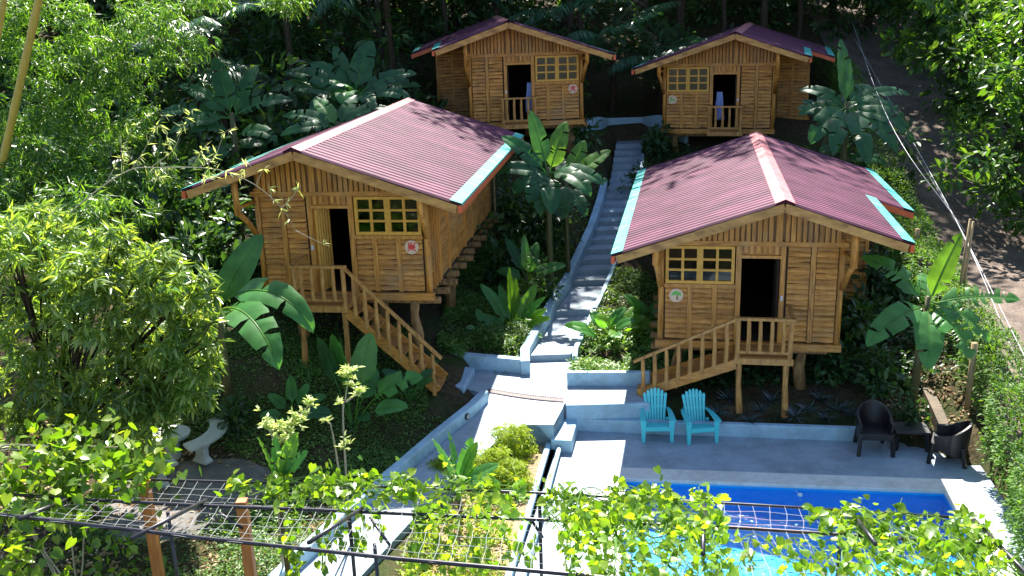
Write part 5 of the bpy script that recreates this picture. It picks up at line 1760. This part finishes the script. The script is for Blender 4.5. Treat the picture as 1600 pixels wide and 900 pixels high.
Pm = lambda x, y, d: tuple(aty(x, y, d))
base = (-9.2, 18.0, base_ground(-9.2, 18))
rl_ = np.random.RandomState(77)
LUMP = []
for (px, py, rx, rz_, n) in ((110, 400, .75, .5, 70), (30, 430, .8, .6, 75), (200, 420, .6, .45, 60), (270, 450, .55, .45, 55), (150, 490, .8, .6, 95), (60, 520, .85, .65, 90), (240, 520, .7, .55, 80), (295, 500, .42, .4, 38), (305, 565, .4, .45, 40), (280, 590, .6, .5, 65), (190, 590, .8, .6, 95), (100, 600, .8, .6, 90), (20, 610, .75, .6, 70),
                         (150, 660, .75, .45, 75), (225, 640, .6, .4, 56), (302, 610, .38, .4, 34), (75, 680, .7, .35, 55), (215, 705, .5, .25, 34), (130, 445, .6, .4, 50), (70, 350, .5, .35, 36), (175, 372, .35, .25, 20), (245, 408, .3, .22, 16), (20, 375, .5, .4, 30), (318, 455, .2, .2, 10), (330, 520, .22, .2, 10)):
    LUMP.append((Pm(px, py, 17.2 + rl_.uniform(-.9, .7)), (rx, rx * .9, rz_), n))
shrub_tree(base, LUMP, 'large shrub with whorls of glossy lance leaves at the left, above the stone benches', 'l_shrub', 0, 13, .30, 'lances', trunk=.075, spread=1.05, limbs=4)

# ------------------------------------------------------------------ bamboo
base = (-14, 28.0, base_ground(-14, 28))
r = thing('bamboo_clump', base, 'tall bamboo clump with a yellow culm and drooping fine foliage, top left', 'bamboo')
b0 = Vector(base)
for (a, b_, rad) in (((8, 235, 25.5), (64, -15, 25.5), .10), ((-40, 260, 23), (10, -20, 23), .07)):
    p0 = aty(*a); p1 = aty(*b_)
    q = MB()
    st_ = p0 - (p1 - p0) * 1.0
    pts = [st_.lerp(p1, t) for t in np.linspace(0, 1.25, 40)]
    rr = [rad * (1.12 if i % 4 == 0 else 1.0) for i in range(40)]
    q.tube([p - b0 for p in pts], rr, 8); q.build('culm', M['bamboo'], r, smooth=True)
C = []; A = []
for (px, py, y, rad, n) in ((60, 60, 28.5, (1.7, 1.3, 1.3), 260), (170, 40, 29, (1.6, 1.3, 1.2), 250), (120, 160, 28, (1.5, 1.2, 1.1), 240), (30, 180, 27.5, (1.5, 1.1, 1.3), 230), (230, 85, 29, (1.1, 1.2, .9), 120), (60, 300, 25.5, (1.5, 1.1, 1.0), 270),
                            (150, 265, 26, (1.2, 1.1, .9), 200), (275, 22, 29.5, (1.1, 1.2, .7), 110), (200, 185, 29, (.9, 1, .9), 120), (150, 345, 23.5, (1.1, .9, .5), 130), (30, 385, 22.5, (1.2, .9, .6), 150), (345, -8, 29, (1.0, 1, .4), 70), (250, 290, 26.5, (.6, .8, .5), 45), (450, 2, 27, (.62, .5, .25), 60), (-20, 20, 28, (1.6, 1.2, 1.5), 180), (200, 330, 24, (.8, .8, .4), 70), (205, 290, 26, (.7, .7, .5), 60), (100, 230, 27, (1.2, 1, .8), 140), (130, 100, 27.5, (1.0, .8, .7), 90), (310, 80, 28.5, (.4, .5, .4), 26), (40, 325, 24.5, (1.2, .8, .7), 150), (110, 320, 24, (1.0, .8, .6), 120), (10, 270, 26, (1.1, .8, .8), 110)):
    P_, d_ = clumps(Pm(px, py, y), rad, n, shell=.25)
    P_ = P_[(np.sin(P_[:, 0] * 3.1 + P_[:, 2] * 2.2) + np.sin(P_[:, 2] * 4.3 - P_[:, 0] * 1.7) > -.75)]; d_ = unit(P_ - np.array(Pm(px, py, y))); n = len(P_)
    C.append(P_); A.append(d_ * .7 + np.array([0, -.2, -.5]) + rs.normal(0, .35, (n, 3)))
C = np.concatenate(C); A = np.concatenate(A)
p_, dd, z_ = rosettes(C, A, 9, .7, .33)
p_ = p_ + rs.normal(0, .07, p_.shape)
leaf_obj('foliage', 'lance', p_ - np.array(base), dd, z_, M['l_bamboo'], r)

# thin overhanging bamboo branch
b = Vector(Pm(95, 345, 18.6))
r = thing('bamboo_branch', b, 'thin bare bamboo branch with sparse pale leaves reaching across to the left roof', 'bamboo branch')
q = MB(); tw = []


def br(pxs, rad, d0=18.6, d1=18.6):
    n = len(pxs)
    pts = [aty(x, y, d0 + (d1 - d0) * i / (n - 1)) - b for i, (x, y) in enumerate(pxs)]
    cs = catmull(pts, 6)
    q.tube(cs, [rad * (1 - .7 * i / (len(cs) - 1)) for i in range(len(cs))], 6)
    return cs


tw += br([(95, 345), (155, 295), (205, 265), (250, 262), (310, 262), (352, 268), (400, 290), (440, 325), (462, 360)], .015)[10:]
for l in ([(205, 265), (225, 235), (240, 205), (255, 180)], [(235, 262), (270, 235), (285, 200), (300, 170)], [(310, 262), (335, 245), (350, 210), (362, 200)], [(270, 235), (262, 215), (250, 195)], [(300, 262), (312, 240), (325, 222)],
          [(235, 262), (245, 275), (255, 275)], [(375, 276), (382, 262), (385, 245)], [(400, 290), (408, 270), (415, 262)], [(425, 312), (418, 285)], [(440, 325), (455, 310), (470, 290)], [(462, 360), (485, 372), (515, 385)], [(165, 288), (190, 240), (205, 205), (235, 180)], [(190, 275), (190, 235), (185, 215)], [(352, 268), (330, 280), (318, 275)]):
    tw += br(l, .008)[3:]
q.build('stem', M['palebark'], r, smooth=True)
Cn = np.array([tuple(t) for t in tw])
Cn = Cn[rs.permutation(len(Cn))[:72]]
p_, dd, z_ = rosettes(Cn, rs.normal(0, 1, (len(Cn), 3)) + np.array([.5, 0, 0]), 4, .8, .19)
leaf_obj('foliage', 'lance', p_, dd, z_, M['l_pale'], r)

# ------------------------------------------------------------------ trees, palms, undergrowth


def tree_proto(h, cr, nl, seed, mat, size, kind='broad', low=.45, nlimb=9):
    rg = np.random.RandomState(seed); random.seed(seed)
    q = MB()
    tp = [(0, 0, -.4), (rg.normal(0, .12), rg.normal(0, .12), h * .25), (rg.normal(0, .25), rg.normal(0, .25), h * .5), (rg.normal(0, .35), rg.normal(0, .35), h * .82)]
    cs = catmull(tp, 5)
    q.tube(cs, [.22 * (1 - .75 * i / (len(cs) - 1)) for i in range(len(cs))], 9, jitter=.06)
    C = []; D_ = []
    for i in range(nlimb):
        z = h * (low + (1 - low) * (i + .5) / nlimb); a = i * 2.4 + rg.uniform(-.4, .4)
        k = 1 - abs((i + .5) / nlimb - .45) * .9
        e = np.array([math.cos(a) * cr * k, math.sin(a) * cr * k, z + cr * .15])
        s_ = np.array(tuple(cs[min(len(cs) - 1, int(z / h * 14))]))
        m_ = (s_ + e) / 2 + np.array([0, 0, .25])
        q.tube(catmull([tuple(s_), tuple(m_), tuple(e)], 4), [.09 * (1 - .8 * j / 8) for j in range(9)], 6)
        for cc, rr in ((e, cr * .38), (m_ + rg.normal(0, .4, 3), cr * .32), (e + rg.normal(0, cr * .3, 3), cr * .3)):
            n = nl // (nlimb * 3)
            P_, d_ = clumps(cc, (rr, rr, rr * .7), n, rg, .3)
            C.append(P_); D_.append(d_ + rg.normal(0, .5, (n, 3)) + np.array([0, 0, -.25]))
    C = np.concatenate(C); D_ = np.concatenate(D_)
    tr = q.build('trunk', M['bark'], None, smooth=True)
    cw = leaf_obj('crown', kind, C, D_, size * rg.uniform(.6, 1.25, len(C)), M[mat])
    mt, mc = tr.data, cw.data
    bpy.data.objects.remove(tr); bpy.data.objects.remove(cw)
    return mt, mc


def put_tree(proto, loc, label, group, s=1, rz=0, name='forest_tree', cat='tree'):
    r = thing(name, loc, label, cat, group, rz)
    link_mesh('trunk', proto[0], None, r); link_mesh('crown', proto[1], None, r)
    r.scale = (s, s, s)
    return r


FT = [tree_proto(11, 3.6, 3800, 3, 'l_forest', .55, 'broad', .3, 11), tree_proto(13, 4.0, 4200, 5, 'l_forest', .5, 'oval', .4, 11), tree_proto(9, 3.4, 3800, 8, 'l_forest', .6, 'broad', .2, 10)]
rg = np.random.RandomState(21)
FTH = [max(v.co.z for v in f[1].vertices) for f in FT]
TT = [tree_proto(19, 5.2, 7500, 61, 'l_forest', .5, 'broad', .42, 13), tree_proto(20, 5.6, 7500, 62, 'l_forest', .5, 'oval', .4, 13)]
TTH = [max(v.co.z for v in f[1].vertices) for f in TT]
GT = 'forest trees behind the cabins'
k = 0
for row, (y0, n, x0, x1) in enumerate(((45.5, 9, -26, 15), (51, 10, -30, 20), (57.5, 11, -34, 30))):
    for i in range(n):
        x = x0 + (x1 - x0) * (i + .5) / n + rg.uniform(-1.2, 1.2); y = y0 + rg.uniform(-1.5, 1.5)
        if row == 0 and (-5 < x < 4.5 or 6.5 < x < 14): y += 2.5
        s_ = rg.uniform(.9, 1.15)
        if row == 0:
            tz_ = .9 + (y - 25.6) * 1.28 + 1.2 * sst(3.2, 5, x) * (1 - sst(9, 12, x))
            if x < -6: tz_ -= 7.0
            s_ = (tz_ - base_ground(x, y)) / TTH[k % 2] * rg.uniform(.95, 1.01)
            put_tree(TT[k % 2], gz(x, y), 'tall dark forest tree with a bare lower trunk close behind the upper cabins', 'tall trees behind the cabins', s_, rg.uniform(0, 6), 'tall_tree'); k += 1
            continue
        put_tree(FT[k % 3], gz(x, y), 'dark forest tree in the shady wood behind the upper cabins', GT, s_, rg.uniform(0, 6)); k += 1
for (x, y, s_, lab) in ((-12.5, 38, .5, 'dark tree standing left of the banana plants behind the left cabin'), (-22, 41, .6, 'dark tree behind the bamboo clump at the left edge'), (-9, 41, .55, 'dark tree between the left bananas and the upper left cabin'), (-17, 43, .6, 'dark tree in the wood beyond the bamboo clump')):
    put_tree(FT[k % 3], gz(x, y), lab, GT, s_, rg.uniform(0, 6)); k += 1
# right side trees beyond the road
RTp = [tree_proto(6.5, 2.6, 3200, 31, 'l_broad', .42, 'broad', .12, 11), tree_proto(7.5, 2.8, 3600, 33, 'l_broad', .36, 'oval', .12, 11)]
for i, (x, y, s_, lab) in enumerate(((16.7, 29.5, .8, 'bright leafy tree at the right edge beyond the dirt road'), (17.6, 33.5, .85, 'broad leaved tree on the right bank behind the bright tree'), (18.6, 38, .9, 'dark leafy tree beyond the road where it bends uphill'), (20, 43, 1.0, 'tall leafy tree at the top right with yellow green branches'),
                                     (17.2, 25.8, .7, 'leafy tree at the right edge, nearest along the dirt road'), (18.3, 50, 1.0, 'leafy tree closing the end of the dirt road'), (21.5, 47, 1.2, 'large leafy tree high on the right bank'), (20, 35, 1.0, 'tall leafy tree deeper in the wood at the right edge'))):
    put_tree(RTp[i % 2], gz(x, y), lab, 'leafy trees beyond the dirt road', s_, i * 1.1, 'leafy_tree')

# palms


def frond(n=34, L=3.2, mat='l_palm', droop=1.2, el=1.0, leaf=.62, hang=.55):
    pts = []; p = np.zeros(3); V_ = []; Fq = []
    for i in range(n + 1):
        t = i / n; e = el - droop * t ** 1.3
        d = np.array([math.cos(e), 0, math.sin(e)])
        pts.append((p.copy(), d)); p = p + d * L / n
    P_ = []; D_ = []; S_ = []
    for i in range(4, n + 1):
        t = i / n
        for sd in (-1, 1):
            P_.append(pts[i][0]); D_.append(pts[i][1] * .55 + np.array([0, sd * .9, -hang * (.4 + t) + rs.normal(0, .12)])); S_.append(leaf * (math.sin(math.pi * (.12 + .83 * t)) ** .6))
    return np.array(P_), np.array(D_), np.array(S_), [Vector(a[0]) for a in pts]


def palm(base, h, label, n=14, L=3.2, mat='l_palm', az0=0, els=(1.3, .1), leaf=.62, group='palms among the dark trees'):
    r = thing('palm_tree', base, label, 'palm', group)
    q = MB(); q.tube(catmull([(0, 0, -.2), (.1, 0, h * .5), (0, 0, h)], 5), [.16, .15, .14, .13, .13, .12, .12, .12, .12, .12, .11], 9); q.build('trunk', M['bark'], r, smooth=True)
    for i in range(n):
        a = az0 + i * 2.4; el = els[0] + (els[1] - els[0]) * ((i * .618) % 1)
        P_, D_, S_, rc_ = frond(el=el, L=L * random.uniform(.85, 1.1), leaf=leaf, droop=random.uniform(.9, 1.4))
        c, s_ = math.cos(a), math.sin(a)
        Rm = np.array([[c, -s_, 0], [s_, c, 0], [0, 0, 1]])
        v, f = scatter('strap', P_ @ Rm.T, D_ @ Rm.T, S_, roll=.25)
        q = MB(); q.tube([Matrix.Rotation(a, 3, 'Z') @ p for p in rc_[::3]], .014, 4, cap=False)
        b_ = len(v); v = np.concatenate([v, np.array(q.v)])
        tri = []
        for fc in q.f: tri += [(fc[0], fc[1], fc[2]), (fc[0], fc[2], fc[3])]
        f = np.concatenate([f, np.array(tri) + b_])
        v[:, 2] += h
        np_mesh('frond', v, f, M[mat if i != 5 else 'l_dry'], r)
    return r


for px, py, y, hz_, lab, kw in ((955, 75, 41.0, None, 'dark palm between the two upper cabins with arching fronds', dict(n=15, L=3.4)), (1030, 95, 40.3, None, 'low palm beside the left eave of the upper right cabin', dict(n=12, L=2.6)), (600, -25, 38, None, 'palm hanging its long fronds behind the left bananas', dict(n=18, L=4.2, leaf=.8)), (690, -20, 47.0, None, 'palm behind the upper left cabin roof', dict(n=16, L=4.0, leaf=.8)),
                                (1250, -15, 48.5, None, 'palm with long hanging fronds above the upper right cabin', dict(n=20, L=4.4, leaf=.9)), (1500, -10, 43, None, 'palm with dry hanging fronds at the top right over the road', dict(n=14, L=3.6, mat='l_palm')), (905, 20, 43.5, None, 'palm rising behind the right end of the upper left cabin', dict(n=15, L=3.8)), (330, 60, 33, None, 'palm like plant with long upright stalks between bamboo and bananas', dict(n=12, L=3.0)), (1130, -10, 48.0, None, 'palm behind the ridge of the upper right cabin', dict(n=15, L=3.8)), (300, 120, 34.5, None, 'palm like plant with many long leaves behind the bare bamboo branch', dict(n=14, L=2.8, leaf=.7)), (470, 190, 33.5, None, 'low fern like palm behind the left end of the left roof', dict(n=14, L=1.8, leaf=.5)), (440, -10, 38, None, 'palm at the dark gap right of the bamboo', dict(n=14, L=3.4))):
    p = aty(px, py, y); z0 = base_ground(p.x, p.y)
    palm(Vector((p.x, p.y, z0)), max(.3, p.z - z0), lab, az0=px * .1, **kw)

# undergrowth
Pn = []; Dn = []
rg = np.random.RandomState(5)
for i in range(620):
    x = rg.uniform(-30, 26); y = rg.uniform(39, 66)
    if 8 < x < 15.5 and y < 47: continue
    if -4 < x < 8.2 and y < 46: continue
    if 8 < x < 16 and y < 50: continue
    if hedge_x(min(y, 43)) - .4 < x < hedge_x(min(y, 43)) + 5.5 and y < 48: continue
    h = rg.uniform(.8, 3.4)
    P_, d_ = clumps((x, y, base_ground(x, y) + h * .5), (rg.uniform(.7, 1.5), .9, h * .6), 55, rg, .4)
    Pn.append(P_); Dn.append(d_ + rg.normal(0, .5, d_.shape) + np.array([0, -.2, -.2]))
for i in range(230):
    x = rg.uniform(-22, -5.2); y = rg.uniform(26, 39.5)
    if x > -9.2 and y < 32.5: continue
    if x > -10.5 and y < 28.5: continue
    h = rg.uniform(.6, 2.2)
    P_, d_ = clumps((x, y, base_ground(x, y) + h * .5), (rg.uniform(.6, 1.2), .8, h * .6), 50, rg, .4)
    Pn.append(P_); Dn.append(d_ + rg.normal(0, .5, d_.shape) + np.array([0, -.2, -.2]))
Pn = np.concatenate(Pn); Dn = np.concatenate(Dn)
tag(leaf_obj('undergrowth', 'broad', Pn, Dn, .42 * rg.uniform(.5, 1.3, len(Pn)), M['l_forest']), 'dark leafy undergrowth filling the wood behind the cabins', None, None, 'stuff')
# shrubs around cabins (each a thing)
SP = []
for sd in (41, 42, 43):
    rgx = np.random.RandomState(sd); C = []; D_ = []
    for j in range(7):
        P_, d_ = clumps(rgx.normal(0, .33, 3) + np.array([0, 0, .62]), (.42, .42, .36), 52, rgx, .35); C.append(P_); D_.append(d_ + rgx.normal(0, .4, d_.shape) + np.array([0, -.1, -.15]))
    C = np.concatenate(C); C[:, 2] = np.abs(C[:, 2]); D_ = np.concatenate(D_)
    o = leaf_obj('foliage', 'broad' if sd != 42 else 'oval', C, D_, .24 * rgx.uniform(.6, 1.25, len(C)), M['l_forest']); SP.append(o.data); bpy.data.objects.remove(o)
stm = MB()
for a in range(6): stm.tube([(0, 0, -.1), (.2 * math.cos(a), .2 * math.sin(a), .4), (.4 * math.cos(a + .3), .4 * math.sin(a + .3), .8)], [.02, .014, .006], 5)
so_ = stm.build('stem', M['bark'], None); SM = so_.data; bpy.data.objects.remove(so_)
for i, (px, py, y, s_, lab) in enumerate(((335, 345, 24.5, 1.5, 'dark shrub below the left end of the left roof'), (295, 400, 23.8, 1.5, 'dark shrub behind the big leafy shrub, left of the left cabin'), (370, 420, 24.5, 1.2, 'dark shrub touching the left wall of the left cabin'), (260, 350, 26, 1.8, 'dark shrub in the shadow below the bamboo branch'), (330, 290, 27.5, 1.8, 'dark shrub behind the left end of the left roof'),
                                      (790, 250, 31, 1.2, 'dark shrub at the right rear corner of the left roof'), (840, 300, 29.5, 1.2, 'dark shrub below the middle banana plant'), (872, 300, 30, 1.0, 'dark shrub left of the kerb of the upper stairs'), (780, 330, 28, 1.0, 'dark shrub beside the left cabin eave'), (1025, 200, 36.5, 1.0, 'dark shrub left of the upper right cabin'), (1010, 240, 34, 1.1, 'dark shrub right of the upper stairs'),
                                      (900, 200, 36, 1.2, 'dark shrub below the right corner of the upper left cabin'), (1345, 400, 25.5, 1.3, 'dark shrub right of the right cabin annex'), (1350, 480, 23, 1.2, 'dark shrub between the right cabin and the small banana'), (1330, 560, 21.6, .9, 'dark fern like shrub under the banana leaves'), (1390, 440, 24.5, 1.2, 'dark shrub between the right eave and the hedge'), (1300, 230, 33.5, 1.5, 'dark shrub below the upper right banana'), (1400, 240, 33, 1.3, 'dark shrub at the hedge beside the upper banana'), (1380, 545, 20.8, .8, 'dark shrub at the foot of the right banana'),
                                      (430, 400, 25.5, 1.3, 'dark shrub under the left cabin floor'), (838, 318, 26.6, .75, 'leafy shrub at the foot of the middle banana plant'), (850, 282, 28.9, .8, 'leafy shrub at the foot of the smaller banana beside the stairs'), (1318, 232, 30.6, 1.2, 'leafy shrub hiding the stem of the large upper banana'), (1425, 560, 19.5, .6, 'leafy shrub at the stem of the banana by the hedge'), (350, 530, 19.2, .7, 'leafy shrub at the stem of the big arching banana'), (560, 260, 33, 1.8, 'dark shrub behind the left cabin roof under the bananas'), (450, 230, 33, 2, 'dark shrub left of the roof ridge of the left cabin'), (650, 150, 37, 1.6, 'dark shrub between left roof and upper left cabin annex'), (250, 250, 28, 2.2, 'dark shrub under the bamboo foliage'), (590, 150, 38, 2.2, 'dark shrub further back between banana and upper left cabin'))):
    p = aty(px, py, y)
    r = thing('shrub', gz(p.x, p.y), lab, 'shrub', 'dark shrubs around the cabins', i * 1.7)
    link_mesh('foliage', SP[i % 3], None, r); link_mesh('stem', SM, None, r); r.scale = (s_, s_, s_ * 1.1)
# far left shed
p = aty(445, 165, 40)
sh = thing('garden_shed', Vector((p.x, p.y, base_ground(p.x, p.y))), 'small dark shed with rusty roof half hidden among the trees', 'shed', None, R(12))
hh = aty(445, 112, 40).z - sh.location.z
q = MB(); q.box((-1.6, 0, -.3), (.7, 2, hh - .2)); q.build('wall', M['shedwall'], sh)
q = MB(); q.add([(-2.2, -.5, hh - .35), (1.1, -.5, hh - .35), (1.1, 1.2, hh + .3), (-2.2, 1.2, hh + .3), (1.1, 2.6, hh - .3), (-2.2, 2.6, hh - .3)], [(0, 1, 2, 3), (3, 2, 4, 5)]); q.build('roof', M['shedroof'], sh)
# ------------------------------------------------------------------ light
SUN_EL, SUN_AZ = R(52), R(3.5)
w = bpy.data.worlds.new("World"); scene.world = w
w.use_nodes = True
nt = w.node_tree
bg = nt.nodes.get("Background") or nt.nodes.new("ShaderNodeBackground")
sky = nt.nodes.new("ShaderNodeTexSky"); sky.sky_type = 'NISHITA'; sky.sun_disc = False
sky.sun_elevation = SUN_EL; sky.sun_rotation = SUN_AZ; sky.air_density = 1.0; sky.dust_density = .6; sky.ozone_density = 1.5
nt.links.new(sky.outputs[0], bg.inputs[0]); bg.inputs[1].default_value = .08
ld = bpy.data.lights.new("sun", 'SUN'); ld.energy = 5.0; ld.angle = R(.53); ld.color = (1, .95, .86)
sun = bpy.data.objects.new("sun", ld); col.objects.link(sun)
dv = Vector((math.sin(SUN_AZ) * math.cos(SUN_EL), math.cos(SUN_AZ) * math.cos(SUN_EL), math.sin(SUN_EL)))
sun.rotation_euler = dv.to_track_quat('Z', 'Y').to_euler()
sun.location = dv * 80
vs = scene.view_settings
vs.view_transform = 'Standard'; vs.look = 'None'; vs.gamma = 1; vs.use_curve_mapping = False; vs.exposure = 1.85
scene.cycles.use_denoising = True
scene.cycles.max_bounces = 7; scene.cycles.transparent_max_bounces = 12
